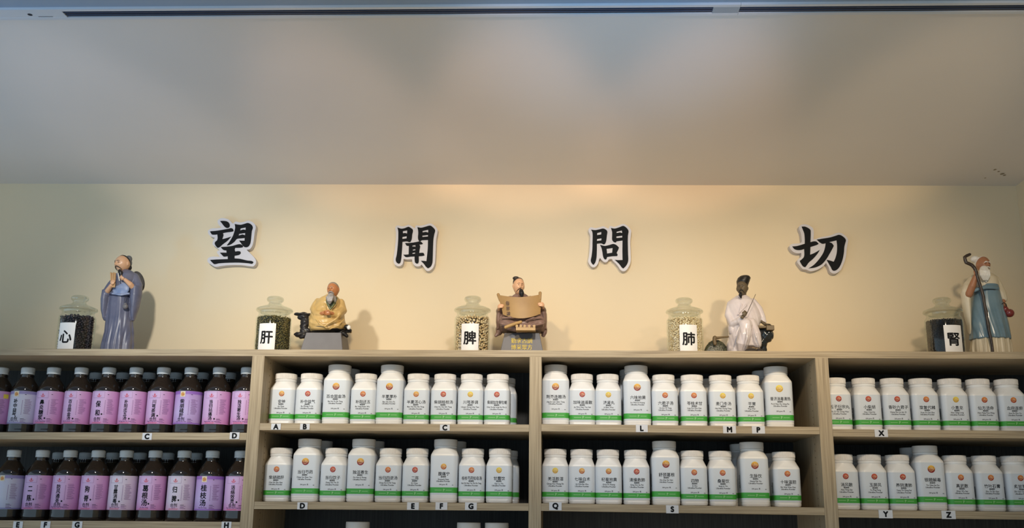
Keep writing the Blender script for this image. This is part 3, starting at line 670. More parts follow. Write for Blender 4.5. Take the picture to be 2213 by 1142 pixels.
def cut_shape(name, outlines, conv, y_back, y_front, m, parent):
    """flat board cut to an outline with holes, between two depths"""
    obs = []
    mb = MB()
    for loops in outlines:
        cu = bpy.data.curves.new('cut', 'CURVE'); cu.dimensions = '2D'; cu.fill_mode = 'BOTH'; cu.extrude = abs(y_back - y_front) / 2
        for lp in loops:
            w = [conv(*p) for p in lp]; sp = cu.splines.new('POLY'); sp.points.add(len(w) - 1); sp.use_cyclic_u = True
            for q, (x, z) in zip(sp.points, w): q.co = (x, z, 0, 1)
        o = bpy.data.objects.new('cut', cu); COL.objects.link(o)
        me = bpy.data.meshes.new_from_object(o.evaluated_get(bpy.context.evaluated_depsgraph_get()))
        v = np.array([(q.co.x, (y_back + y_front) / 2 - q.co.z, q.co.y) for q in me.vertices]); mb.add(v, [tuple(p.vertices) for p in me.polygons])
        bpy.data.objects.remove(o); bpy.data.curves.remove(cu); bpy.data.meshes.remove(me)
    o = mb.build(name, m, parent, False)
    bm = bmesh.new(); bm.from_mesh(o.data); bmesh.ops.remove_doubles(bm, verts=bm.verts, dist=1e-6); bmesh.ops.recalc_face_normals(bm, faces=bm.faces); bm.to_mesh(o.data); bm.free()
    return o
SIGNS = [
 ('望', 430, 460, 8.16, 'leftmost black character on a white cut-out board, above the mustard-robed figurine',
  [(330,140),(380,100),(460,100),(530,125),(590,185),(600,190),(640,158),(720,172),(800,160),(870,140),(940,165),(990,215),(1000,270),(985,330),(965,480),(945,570),(900,640),(840,655),(900,715),(980,800),(1005,850),(1000,900),(960,945),(900,945),(750,925),(550,925),(400,940),(290,955),(210,915),(150,860),(155,810),(200,782),(370,778),(340,740),(310,690),(360,660),(290,600),(240,560),(255,490),(280,440),(210,420),(165,370),(160,320),(200,285),(360,270),(395,260),(340,200)],
  [[[(372,148),(440,146),(500,158),(532,185),(545,225),(535,258),(500,272),(470,262),(440,235),(410,195)]],
   [[(196,330),(300,322),(420,303),(520,285),(570,274),(600,288),(612,325),(590,335),(480,350),(425,362),(433,395),(425,430),(412,468),(450,460),(570,424),(500,500),(420,560),(355,615),(330,622),(300,590),(280,550),(285,520),(320,490),(330,450),(325,385),(270,390),(230,385),(210,360)]],
   [[(630,200),(680,210),(740,215),(800,200),(860,183),(900,195),(940,230),(950,270),(935,320),(925,400),(915,500),(900,560),(870,600),(830,612),(790,600),(750,550),(708,492),(750,495),(805,495),(808,448),(740,455),(670,465),(630,510),(580,550),(530,575),(490,580),(550,500),(600,410),(630,320),(640,260),(635,220)],
    [(735,280),(825,262),(825,305),(780,298),(728,315)], [(710,375),(815,360),(815,400),(770,385),(700,405)]],
   [[(385,608),(500,600),(600,585),(690,560),(730,558),(770,580),(780,605),(760,615),(640,622),(632,650),(640,688),(690,680),(730,685),(738,715),(715,742),(630,762),(628,808),(720,815),(850,845),(950,862),(962,880),(940,902),(880,895),(700,882),(500,885),(350,895),(270,908),(240,885),(195,835),(300,828),(510,820),(508,770),(435,775),(410,750),(368,708),(430,706),(488,708),(485,668),(440,662),(410,640)]]]),
 ('聞', 830, 470, 8.786, 'second black character from the left, a gate shape with a tall inner part',
  [(215,190),(250,155),(330,170),(400,165),(460,140),(530,170),(580,210),(610,155),(680,160),(780,140),(880,115),(940,145),(1010,225),(1015,260),(990,400),(975,700),(960,880),(920,970),(850,1020),(800,1010),(760,960),(710,895),(690,920),(640,935),(580,915),(540,860),(530,795),(440,800),(370,790),(355,880),(320,920),(270,930),(200,890),(180,830),(205,600),(225,400),(225,280)],
  [[[(255,195),(330,218),(400,205),(465,182),(510,205),(548,240),(535,330),(525,420),(500,472),(470,472),(440,460),(350,468),(345,560),(335,700),(325,800),(305,870),(280,885),(245,865),(222,820),(240,720),(255,600),(268,450),(272,330),(270,260)],
    [(358,265),(440,250),(438,310),(400,300),(360,305)], [(350,375),(432,360),(428,402),(348,412)]],
   [[(632,188),(700,200),(780,182),(880,160),(920,185),(970,245),(955,320),(940,400),(930,600),(925,760),(915,880),(885,940),(835,972),(800,945),(760,890),(700,828),(740,828),(805,835),(815,750),(830,600),(835,432),(770,435),(715,440),(690,455),(660,445),(645,400),(650,300),(645,240)],
    [(732,262),(838,238),(840,290),(790,278),(733,288)], [(728,350),(835,338),(835,366),(728,375)]],
   [[(400,490),(470,490),(560,480),(640,465),(680,455),(715,475),(738,505),(720,515),(670,520),(685,545),(675,620),(668,680),(720,675),(750,680),(770,725),(740,735),(660,742),(658,850),(645,880),(615,880),(590,860),(582,820),(580,745),(500,750),(415,757),(390,740),(366,712),(430,710),(468,705),(470,620),(472,545),(430,540)],
    [(538,540),(597,530),(595,565),(570,552),(545,562)], [(545,618),(595,606),(592,628),(545,632)], [(540,680),(590,670),(588,692),(538,697)]]]),
 ('問', 1250, 470, 8.786, 'third black character from the left, a gate shape around a small square mouth',
  [(190,240),(230,190),(320,205),(400,190),(470,170),(540,200),(570,215),(600,165),(680,180),(770,150),(850,125),(920,155),(1000,250),(1000,300),(985,450),(992,700),(990,850),(960,930),(900,1010),(850,1025),(800,1000),(760,940),(700,870),(650,820),(640,795),(580,800),(550,840),(510,855),(450,820),(410,770),(395,800),(370,880),(320,940),(280,950),(230,920),(185,840),(200,740),(215,600),(222,450),(222,340)],
  [[[(240,235),(320,245),(400,230),(470,215),(520,235),(548,270),(540,350),(525,460),(500,510),(475,515),(440,498),(352,503),(350,640),(342,780),(320,860),(290,905),(265,890),(235,830),(250,740),(265,600),(268,450),(270,320),(262,275)],
    [(358,300),(435,280),(432,328),(355,340)], [(355,415),(438,400),(435,440),(352,450)]],
   [[(618,205),(690,215),(780,190),(850,165),(900,190),(950,255),(940,350),(938,500),(942,680),(945,830),(930,880),(890,940),(850,975),(820,950),(780,895),(735,850),(690,808),(750,815),(838,812),(835,640),(838,442),(780,450),(722,460),(715,480),(680,475),(645,440),(640,340),(640,280)],
    [(725,275),(825,252),(832,302),(790,288),(725,302)], [(722,365),(832,350),(832,385),(722,395)]],
   [[(412,525),(500,545),(580,530),(665,508),(715,525),(770,575),(755,620),(728,680),(745,715),(735,738),(640,742),(545,755),(530,795),(515,803),(490,790),(470,750),(455,660),(440,590)],
    [(535,600),(650,585),(640,675),(545,690)]]]),
 ('切', 1690, 470, 8.156, 'rightmost black character on a white cut-out board, above the white-robed figurine',
  [(300,170),(340,130),(420,125),(490,150),(550,200),(555,390),(620,375),(640,365),(850,320),(1000,270),(1070,290),(1165,390),(1160,450),(1140,560),(1125,700),(1080,830),(1030,930),(960,985),(900,990),(850,960),(820,880),(775,805),(730,860),(630,920),(500,950),(420,920),(370,915),(310,850),(265,770),(300,725),(335,700),(340,630),(270,635),(200,610),(140,540),(135,500),(180,470),(345,440),(345,370),(330,270),(305,210)],
  [[[(345,165),(400,165),(450,185),(500,225),(505,270),(500,440),(560,425),(605,430),(645,470),(620,485),(500,525),(495,660),(550,640),(667,575),(620,650),(540,740),(470,800),(435,850),(410,882),(375,870),(330,810),(312,770),(350,740),(385,700),(390,560),(330,578),(250,575),(210,555),(180,515),(260,508),(400,468),(400,380),(390,280),(365,215)]],
   [[(612,395),(700,380),(850,355),(950,325),(1000,310),(1050,325),(1125,400),(1115,450),(1098,520),(1090,620),(1065,750),(1010,880),(960,930),(915,945),(885,930),(860,880),(830,830),(785,752),(830,760),(910,785),(940,720),(965,620),(970,500),(960,408),(830,440),(880,460),(912,505),(890,550),(840,640),(780,740),(700,830),(590,885),(465,903),(560,840),(660,730),(730,620),(760,520),(768,460),(710,468),(660,440)]]]),
]
for ch, ox, oy, sc, lab, board, strokes in SIGNS:
    yf = YW - .021
    def conv(zx, zy, yy=yf): p = at(ox + zx / sc, oy + zy / sc, yy); return p[0], p[2]
    c = conv(600, 560)
    t = thing('wall_character', lab, 'sign', (c[0], YW - .0105, c[1]), 'characters on the wall', world=True)
    cut_shape('board', [[smooth(board, 80)]], conv, YW - .0005, yf, SIGN_WHITE, t)
    cut_shape('character', [[smooth(l, 60 if i == 0 else 20) for i, l in enumerate(g)] for g in strokes], conv, yf - .0001, yf - .0012, SIGN_BLACK, t)

# ------------------------------------------------------------------ apothecary jars
JR = .0475
def jar_meshes():
    b = MB()   # outer and inner skin in one closed profile
    out = [(.010, 0), (JR - .004, 0), (JR - .001, .002), (JR, .006), (JR, .100), (JR - .001, .105), (JR - .0045, .110), (JR - .0065, .114), (JR - .0055, .119), (JR - .0055, .1225)]
    b.lathe(out, 64, cap=False)
    o = b.build('glass_body', GLASS, None, True, 60); bm = o.data; bpy.data.objects.remove(o)
    l = MB(); l.lathe([(.036, .1175), (JR - .010, .1228), (JR - .003, .1232), (JR + .0008, .1248), (JR + .0016, .1275), (JR + .0002, .1305), (JR - .006, .1335), (.034, .1365), (.026, .1392), (.0205, .142), (.0175, .1455), (.0165, .148), (.0175, .1505), (.0212, .1535), (.0228, .157), (.0226, .1605), (.0208, .1635), (.017, .1655), (.010, .1662), (.002, .1658)], 64)
    o = l.build('lid', GLASS_LID, None, True, 60); lm_ = o.data; bpy.data.objects.remove(o)
    return bm, lm_
JB, JL = jar_meshes()
def bean_mesh(size, count, r, h, cols, asp, base_mat, name, seg=6, jitter=1.0):
    mb = MB(); mb.lathe([(r - size * .95, .003), (r - size * .9, .005), (r - size * .9, h - size * .6), (.004, h - size * .5)], 40)
    ga = PI * (3 - math.sqrt(5))
    for i in range(count):
        # a spiral over the visible cylinder wall
        z = .0035 + size * .5 + (h - .0035 - size * .5) * (i + .5) / count; a = i * ga + random.uniform(-.3, .3) * jitter * size / r
        e = Matrix.Rotation(random.uniform(0, PI), 3, 'X') @ Matrix.Rotation(random.uniform(0, PI), 3, 'Y') @ Matrix.Rotation(random.uniform(0, PI), 3, 'Z')
        rr = r - size * .56 + random.uniform(-.25, .0) * size * jitter
        mb.ball((rr * math.cos(a), rr * math.sin(a), z + random.uniform(-.3, .3) * size), np.array([.5, .5 * asp, .5 * asp]) * size * random.uniform(.9, 1.12), random.randrange(1, 1 + len(cols)), seg, np.array(e))
    for i in range(int(count * .18)):
        q = math.sqrt(random.random()) * (r - size * .6); a = random.uniform(0, 2 * PI)
        mb.ball((q * math.cos(a), q * math.sin(a), h + random.uniform(-.4, .3) * size), np.array([.5, .5 * asp, .5 * asp]) * size, random.randrange(1, 1 + len(cols)), seg)
    return mb.mesh(name, [base_mat] + cols)
JARS = [(173.8, 640, '心', 'black_bean', 'glossy black beans', [mat('black_bean', srgb(34, 24, 28), .18, coat=.5), mat('black_bean_brown', srgb(52, 34, 36), .22, coat=.4)], mat('bean_gap_dark', srgb(14, 10, 12), .6), .0074, 640, .72, 8, -14),
        (595.8, 642, '肝', 'mung_bean', 'dark green mung beans', [mat('mung_a', srgb(96, 90, 48), .35), mat('mung_b', srgb(72, 68, 36), .35), mat('mung_c', srgb(124, 110, 64), .35)], mat('mung_gap', srgb(22, 20, 12), .7), .0046, 1700, .82, 6, -12),
        (1022, 641.5, '脾', 'soy_bean', 'pale speckled soy beans', [mat('soy_a', srgb(214, 190, 146), .4), mat('soy_b', srgb(198, 168, 122), .4), mat('soy_c', srgb(226, 206, 168), .4)], mat('soy_gap', srgb(48, 36, 22), .7), .0076, 640, .84, 8, -6),
        (1478, 645, '肺', 'barley', 'cream pearl barley', [mat('barley_a', srgb(226, 206, 164), .5), mat('barley_b', srgb(206, 182, 136), .5), mat('barley_c', srgb(236, 222, 190), .5)], mat('barley_gap', srgb(138, 114, 76), .7), .0047, 2700, .7, 6, 12),
        (2034.5, 644.6, '腎', 'black_sesame', 'fine black sesame seeds', [mat('sesame_a', srgb(26, 26, 30), .35), mat('sesame_b', srgb(40, 40, 46), .35)], mat('sesame_gap', srgb(14, 14, 16), .6), .0034, 2600, .6, 6, 14)]
JY = .105
for px, py, ch, kind, words, cols, gap, size, cnt, asp, seg, rot in JARS:
    top = at(px, py, JY); x = top[0]; H = top[2] - ZT; k = (H - .0005) / .1662
    j = thing('glass_jar', 'lidded glass jar labelled %s holding %s' % (ch, words), 'jar', (x, JY, ZT + .0003), 'glass jars along the top board'); j.scale = (1, 1, k)
    part('glass_body', JB, j); part('lid', JL, j)
    h = (.104 if kind != 'black_sesame' else .100)
    me = bean_mesh(size, cnt, JR - .0022, h * k, cols, asp, gap, kind)
    o = bpy.data.objects.new(kind, me); COL.objects.link(o); o.location = (x, JY, ZT + .0006)
    tag(o, '%s filling the jar labelled %s' % (words, ch), 'beans' if kind != 'black_sesame' and kind != 'barley' else 'grain', None, 'stuff')
    # the paper, on the outside of the glass
    R = JR + .0004; a0 = math.radians(rot) * .35; hw = .0235 / R
    p = MB(); cyl_sheet(p, R, a0 - hw, a0 + hw, .004, .082, 14); pl = p.build('paper_label', PAPER, j, True)
    kk = MB(); put_text(kk, ch, .0385, a0, .043, 0, .026, cyl=R + .0003, squeeze=.92); kk.build('character', BLACK_INK, pl, False)

# ------------------------------------------------------------------ glazed figurines
def remesh(mb, name, m, parent, voxel, it=4, fold=None):
    me = mb.mesh('raw', m); o = bpy.data.objects.new('raw', me); COL.objects.link(o)
    q = o.modifiers.new('r', 'REMESH'); q.mode = 'VOXEL'; q.voxel_size = voxel; q.use_smooth_shade = True
    if it: w = o.modifiers.new('s', 'SMOOTH'); w.factor = .5; w.iterations = it
    res = bpy.data.meshes.new_from_object(o.evaluated_get(bpy.context.evaluated_depsgraph_get()))
    bpy.data.objects.remove(o); bpy.data.meshes.remove(me)
    res.name = name
    if fold:
        n = len(res.vertices); co = np.empty(n * 3); res.vertices.foreach_get('co', co); nr = np.empty(n * 3); res.vertices.foreach_get('normal', nr)
        co = co.reshape(-1, 3); nr = nr.reshape(-1, 3); d = fold(co)
        co += nr * d[:, None]; res.vertices.foreach_set('co', co.ravel()); res.update()
    res.materials.clear(); res.materials.append(m)
    res.polygons.foreach_set('use_smooth', [True] * len(res.polygons))
    return link(name, res, parent)
class Fig:
    def __init__(s, ox, oy, sc, Y, label, foot):
        s.ox, s.oy, s.sc, s.Y = ox, oy, sc, Y
        s.mm = at(ox + 400 / sc, oy + 300 / sc, Y)[0] - at(ox, oy + 300 / sc, Y)[0]; s.mm /= 400      # metres per traced unit
        c = s.K(*foot); s.t = thing('figurine', label, 'figurine', (c[0], Y, ZT + .0003), 'figurines along the top board', world=True)
        s.z0 = ZT + .0003
    def K(s, x, y, d=0.0): return at(s.ox + x / s.sc, s.oy + y / s.sc, s.Y + d * .001)
    def P(s, pts): return [s.K(*p) for p in pts]
    def row(s, y, xl, xr, df, db, d=0.0, amp=0.0, nf=9, ph=0.0, z=None, seg=96):
        a, b = s.K(xl, y, d), s.K(xr, y, d); c = (a + b) / 2; h = (b[0] - a[0]) / 2; t = np.arange(seg) * 2 * PI / seg
        f = 1 + amp * (np.sin(nf * t + ph) + .6 * np.sin((nf * 1.7 // 1) * t + ph * 2.3))
        yy = np.where(np.sin(t) < 0, np.sin(t) * df * .001, np.sin(t) * db * .001)
        zz = np.full(seg, c[2]) if z is None else np.full(seg, z)
        if z is None: zz = a[2] + (b[2] - a[2]) * (.5 + .5 * np.cos(t))
        return np.stack([c[0] + h * np.cos(t) * f, c[1] + yy * f, zz], 1)
    def loft(s, mb, rows): mb.loft([s.row(**r) if isinstance(r, dict) else s.row(*r) for r in rows]); return mb
    def tube(s, mb, pts, rad, seg=16): mb.tube(s.P(pts), np.broadcast_to(np.asarray(rad, float), (len(pts),)) * s.mm, seg=seg); return mb
    def ell(s, mb, x, y, d, rx, rz, ry=None, rot=None, seg=24): mb.ball(s.K(x, y, d), (rx * s.mm, (ry if ry is not None else rx) * s.mm, rz * s.mm), 0, seg, rot); return mb
def rot3(yaw=0, nod=0, roll=0):      # yaw>0 turns to the viewer's left, nod>0 looks down
    return np.array(Matrix.Rotation(math.radians(-yaw), 3, 'Z') @ Matrix.Rotation(math.radians(roll), 3, 'Y') @ Matrix.Rotation(math.radians(nod), 3, 'X'))
def head(mb, c, rx, ry, rz, rot, smile=0.0, seg=64):
    V = []; F = []; nl = 44
    for i in range(nl + 1):
        a = PI * i / nl
        for j in range(seg):
            b = 2 * PI * j / seg; x, y, z = math.sin(a) * math.sin(b), -math.sin(a) * math.cos(b), math.cos(a)
            ax = abs(x); front = 1 if y < 0 else 0
            if z < 0: x *= 1 - .26 * (-z) ** 1.6; y *= 1 - (.10 if y < 0 else .30) * (-z) ** 1.5
            y2 = y
            if y < .2:
                g = lambda u, s_: math.exp(-(u / s_) ** 2)
                y2 -= .25 * g(x, .12) * g(z + .14, .15) + .14 * g(x, .09) * g(z - .02, .2)       # nose
                y2 -= .08 * g(ax - .14, .09) * g(z + .18, .08)                                   # nostrils
                y2 -= .07 * g(z - .24, .09) * g(ax - .28, .26)                                   # brow
                y2 += .10 * g(ax - .30, .15) * g(z - .08, .10)                                   # sockets
                y2 -= .035 * g(ax - .30, .09) * g(z - .06, .05)                                  # lids
                y2 -= .07 * g(ax - .42, .16) * g(z + .20, .16) * (1 + smile)                     # cheeks
                y2 -= .06 * g(x, .22) * g(z + .42, .055) + .055 * g(x, .18) * g(z + .54, .05)    # lips
                y2 += .05 * g(x, .26) * g(z + .48, .03)
                y2 -= .09 * g(x, .2) * g(z + .75, .12)                                           # chin
            V.append((x * rx, y2 * ry, z * rz))
    for i in range(nl):
        for j in range(seg): k = (j + 1) % seg; F.append((i * seg + j, (i + 1) * seg + j, (i + 1) * seg + k, i * seg + k))
    mb.add(np.array(V) @ rot.T + c, F)
    for sx in (-1, 1):
        mb.ball(c + rot @ np.array([sx * rx * .97, ry * .08, -rz * .02]), (rx * .13, ry * .22, rz * .24), 0, 14, rot)
        mb.ball(c + rot @ np.array([sx * rx * .95, ry * .02, -rz * .2]), (rx * .1, ry * .12, rz * .12), 0, 12, rot)
def hair_shell(mb, c, rx, ry, rz, rot, back, up, grow=1.07, thr=.0, seg=48):
    V = []; F = []; nl = 32
    for i in range(nl + 1):
        a = PI * i / nl
        for j in range(seg):
            b = 2 * PI * j / seg; x, y, z = math.sin(a) * math.sin(b), -math.sin(a) * math.cos(b), math.cos(a)
            s = y * back + z * up - thr; k = .80 + (grow - .80) / (1 + math.exp(-s * 26))
            V.append((x * rx * k, y * ry * k, z * rz * k))
    for i in range(nl):
        for j in range(seg): q = (j + 1) % seg; F.append((i * seg + j, (i + 1) * seg + j, (i + 1) * seg + q, i * seg + q))
    mb.add(np.array(V) @ rot.T + c, F)
def face_marks(fig, c, rx, ry, rz, rot, brow, eye, parent, squint=False, thick=1.0, mous=None, old=False):
    def pt(x, z, out): 
        yy = -math.sqrt(max(.02, 1 - x * x - z * z)); return c + rot @ np.array([x * rx, (yy - out) * ry, z * rz])
    b = MB()
    for sx in (-1, 1):
        b.tube([pt(sx * .13, .265, .085), pt(sx * .30, .30, .07), pt(sx * .50, .22 if not old else .16, .03)], np.array([.045, .055, .03]) * rx * thick, seg=8)
    b.build('eyebrow', brow, parent)
    e = MB()
    for sx in (-1, 1):
        e.tube([pt(sx * .20, .085, -.015), pt(sx * .30, .10, .0), pt(sx * .42, .085, -.02)], np.array([.022, .04 if not squint else .026, .022]) * rx, seg=8)
    e.build('eye', eye, parent)
    if mous:
        m = MB()
        for sx in (-1, 1): m.tube([pt(sx * .03, -.34, .12), pt(sx * .22, -.40, .10), pt(sx * .42, -.58, .02), pt(sx * .46, -.75, -.03)], np.array([.05, .06, .045, .025]) * rx, seg=8)
        m.build('moustache', mous, parent)
def hand(mb, c, d, across, palm, L, curl=.7):
    """palm, four bent fingers of unequal length, and a thumb off the side of the palm"""
    c = np.asarray(c, float); d = np.asarray(d, float); d /= np.linalg.norm(d); across = np.asarray(across, float); across -= d * (across @ d); across /= np.linalg.norm(across)
    n = np.asarray(palm, float); n -= d * (n @ d) + across * (n @ across); n /= np.linalg.norm(n)
    w = L * .105
    R = np.stack([d, across, n], 1)
    mb.ball(c, (L * .27, L * .23, L * .12), 0, 16, R)
    for i, ln in enumerate((.80, .95, .90, .72)):
        off = (i - 1.5) * w * 1.08; p0 = c + across * off + d * L * .16; l = ln * L * .52; a = curl * (.75 + .12 * i); pts = [p0]; th = a * .45; cur = p0
        for k, fr in enumerate((.44, .32, .24)):
            cur = cur + (d * math.cos(th) + n * math.sin(th)) * l * fr; pts.append(cur); th += a
        mb.tube(pts, np.array([.060, .058, .052, .044]) * L, seg=8)
    t0 = c - across * L * .17 - d * L * .12; t1 = t0 - across * L * .13 + d * L * .14 + n * L * .05; t2 = t1 + d * L * .17 + n * L * .06 + across * L * .03
    mb.tube([t0, t1, t2], np.array([.075, .066, .05]) * L, seg=8)
def vfold(fig, x0, k, amp, zlo, zhi, slant=0.0, seed=0):
    def f(co):
        w = np.clip((zhi - co[:, 2]) / (zhi - zlo), 0, 1); u = (co[:, 0] - x0) * k + slant * (co[:, 2] - zlo) * k + 1.3 * np.sin(co[:, 2] * 38 + seed) * .5
        s = np.sin(u) + .5 * np.sin(u * 2.3 + 1 + seed); return amp * w * np.sign(s) * np.abs(s) ** .8
    return f
def swirl_fold(amp, k, cx, cz):
    def f(co):
        r = np.hypot(co[:, 0] - cx, (co[:, 2] - cz) * 1.25); return amp * np.sin(r * k + .6 * np.sin(co[:, 0] * 40))
    return f
SKIN = mat('glazed_skin', srgb(214, 166, 128), .35, var=.06, scale=60); SKIN2 = mat('tanned_skin', srgb(178, 118, 76), .32, var=.08, scale=60)
SKIN3 = mat('dark_clay_skin', srgb(92, 80, 62), .5, var=.15, scale=80); SKIN4 = mat('brown_skin', srgb(164, 112, 80), .4, var=.08, scale=60)
HBLACK = mat('black_glaze', srgb(26, 24, 24), .4); HGREY = mat('grey_hair_glaze', srgb(140, 130, 118), .5, var=.2, scale=200); HWHITE = mat('white_hair_glaze', srgb(232, 228, 220), .5, bump=.3, scale=300)
HBEARD = mat('grey_beard_glaze', srgb(142, 138, 138), .5, var=.35, scale=260); HBROWN = mat('brown_black_hair', srgb(52, 42, 36), .45)
DARKEYE = mat('painted_eye', srgb(40, 26, 20), .3)

# 1: standing man in slate blue
F1 = Fig(100, 530, 4.758, .125, 'standing bearded figurine in slate-blue robe holding a bamboo bundle', (735, 1060))
BLUE = mat('slate_blue_glaze', srgb(84, 88, 112), .36, col2=srgb(112, 112, 130), scale=26); BLUEP = mat('pale_blue_glaze', srgb(112, 130, 168), .4, col2=srgb(150, 160, 186), scale=60)
m = MB(); F1.loft(m, [dict(y=1062, xl=570, xr=893, df=36, db=30, amp=.03, nf=9, z=F1.z0), (1035, 575, 893, 36, 30, 0, .035, 9), (900, 612, 890, 33, 28, 0, .03, 9), (760, 620, 886, 31, 28, 0, .022, 9), (620, 636, 880, 28, 26, 0, .012, 9), (515, 652, 876, 27, 26), (440, 655, 905, 31, 28), (370, 668, 935, 32, 28), (310, 715, 932, 27, 26), (280, 775, 905, 19, 20), (258, 800, 868, 12, 14)])
F1.tube(m, [(745, 335, 0), (675, 420, -8), (622, 495, -18)], [46, 50, 46])
F1.loft(m, [(778, 592, 612, 5, 5, -12), (750, 580, 622, 11, 9, -12), (670, 570, 636, 17, 13, -12), (560, 570, 655, 20, 15, -12), (470, 585, 668, 20, 15, -10)])
F1.tube(m, [(905, 335, 0), (938, 420, -4), (925, 490, -10)], [48, 52, 46])
F1.loft(m, [(780, 880, 902, 4, 4, -6), (745, 872, 915, 10, 9, -6), (640, 866, 955, 18, 14, -6), (520, 866, 980, 22, 17, -6), (430, 872, 985, 22, 18, -4)])
zt1 = F1.K(700, 520)[2]
remesh(m, 'robe', BLUE, F1.t, .0011, 4, vfold(F1, F1.K(740, 900)[0], 340, .0011, F1.z0, zt1))
m = MB(); F1.ell(m, 768, 450, -25, 86, 70, 25); F1.tube(m, [(680, 500, -26), (770, 512, -32), (850, 498, -26)], [10, 12, 10]); remesh(m, 'chest_cloth', BLUEP, F1.t, .0010, 3)
m = MB(); F1.tube(m, [(655, 508, -24), (720, 516, -29), (800, 514, -29), (872, 508, -22)], 8); m.build('sash', mat('navy_glaze', srgb(46, 48, 70), .4), F1.t)
c1 = F1.K(783, 196, -3); R1 = rot3(25, 5, -3); r1 = (74 * F1.mm, 76 * F1.mm, 88 * F1.mm)
m = MB(); head(m, c1, *r1, R1); F1.tube(m, [(800, 250, 0), (815, 300, 4), (810, 360, 4)], [36, 34, 50]); F1.ell(m, 790, 430, 4, 70, 90, 40)
F1.tube(m, [(636, 500, -14), (632, 470, -27), (668, 415, -42)], [24, 26, 18]); hand(m, F1.K(684, 388, -48), (.25, 0, .97), (.9, .2, -.2), (.2, .95, 0), .021, .9)
F1.tube(m, [(926, 480, -8), (862, 402, -30), (808, 356, -40)], [26, 26, 17]); hand(m, F1.K(782, 340, -46), (-.85, -.1, .5), (.2, -.4, .85), (-.1, .9, -.1), .021, .8)
F1.tube(m, [(813, 440, 0), (900, 400, 0), (926, 480, -8)], 22); F1.tube(m, [(790, 440, 0), (680, 420, -6), (640, 490, -20)], 22)
remesh(m, 'body', SKIN, F1.t, .00065, 2)
m = MB(); hair_shell(m, c1, *r1, R1, .75, .62, 1.06, .36); m.ball(c1 + R1 @ np.array([0, r1[1] * .72, -r1[2] * .35]), (r1[0] * .72, r1[1] * .4, r1[2] * .45)); remesh(m, 'hair', HBLACK, F1.t, .0009, 2)
m = MB(); F1.ell(m, 848, 146, 6, 34, 38, 34); F1.ell(m, 858, 190, 10, 22, 46, 28); remesh(m, 'head_scarf', mat('grey_cloth_glaze', srgb(98, 100, 104), .5), F1.t, .0009, 2)
face_marks(F1, c1, *r1, R1, HBLACK, DARKEYE, F1.t, mous=HBROWN, thick=.7)
m = MB(); F1.tube(m, [(757, 268, -24), (766, 290, -28), (770, 312, -30)], [20, 24, 12]); remesh(m, 'beard', HBLACK, F1.t, .0008, 1)
BAM = mat('bamboo_tan', srgb(176, 136, 88), .5, var=.25, scale=90)
m = MB()
for k in range(6): F1.tube(m, [(662 + k * 10, 284 + 4 * (k % 3), -44 + 3 * (k % 2)), (668 + k * 7, 432, -42)], 5.5, 8)
m.build('bamboo_bundle', BAM, F1.t)
m = MB(); F1.tube(m, [(738, 290, -50), (752, 365, -50)], [4, 5], 8); m.build('brush', mat('white_glaze', srgb(226, 220, 206), .4), F1.t)
m = MB(); cc = F1.K(945, 375, 26); m.ball(cc, (62 * F1.mm, .009, 112 * F1.mm), 0, 32, np.array(Matrix.Rotation(math.radians(-22), 3, 'Y'))); m.ball(cc + np.array([.002, .008, 0]), (34 * F1.mm, .012, 60 * F1.mm), 0, 24, np.array(Matrix.Rotation(math.radians(-22), 3, 'Y'))); m.build('straw_hat', mat('dark_straw', srgb(64, 62, 62), .6, var=.4, scale=120), F1.t)
m = MB(); F1.ell(m, 812, 632, -34, 27, 26, 20); F1.ell(m, 812, 606, -33, 16, 12, 12); m.build('pouch', mat('grey_pouch', srgb(110, 106, 108), .5), F1.t)
m = MB(); F1.tube(m, [(818, 520, -31), (806, 560, -33), (800, 596, -35)], 3, 6); F1.tube(m, [(830, 520, -30), (826, 560, -33), (822, 596, -35)], 3, 6); m.build('cord', mat('cord_dark', srgb(40, 40, 50), .6), F1.t)
m = MB(); q = F1.K(612, 1060, -34); m.ball((q[0], q[1], F1.z0 + .0065), (.011, .014, .0065)); m.build('shoe', HBLACK, F1.t)

# 2: seated old man in a mustard robe on a plinth
F2 = Fig(540, 590, 6.346, .125, 'smiling grey-bearded figurine in mustard robe seated on grey plinth', (990, 1050))
MUST = mat('mustard_glaze', srgb(190, 156, 96), .3, col2=srgb(206, 174, 114), scale=22); PLINTH = mat('plinth_grey', srgb(92, 90, 94), .5, var=.12, scale=40)
def plinth(fg, yt, xlt, xrt, xlb, xrb, yb, d0, d1, inset):
    m = MB(); zt = fg.K((xlt + xrt) / 2, yt, d0)[2]; L = lambda x, y: fg.K(x, y, d0)[0]
    b = [(L(xlb, yb), fg.Y + d0 * .001), (L(xrb, yb), fg.Y + d0 * .001), (L(xrb, yb), fg.Y + d1 * .001), (L(xlb, yb), fg.Y + d1 * .001)]
    s = inset * .001; t = [(L(xlt, yt), fg.Y + d0 * .001 + s), (L(xrt, yt), fg.Y + d0 * .001 + s), (L(xrt, yt), fg.Y + d1 * .001 - s), (L(xlt, yt), fg.Y + d1 * .001 - s)]
    m.add([(x, y, fg.z0) for x, y in b] + [(x, y, zt) for x, y in t], [(3, 2, 1, 0), (4, 5, 6, 7), (0, 1, 5, 4), (1, 2, 6, 5), (2, 3, 7, 6), (3, 0, 4, 7)])
    o = m.build('plinth', PLINTH, fg.t, False); bv = o.modifiers.new('b', 'BEVEL'); bv.width = .0012; bv.segments = 2; return o, zt
plinth(F2, 812, 762, 1242, 680, 1280, 1050, -48, 50, 8)
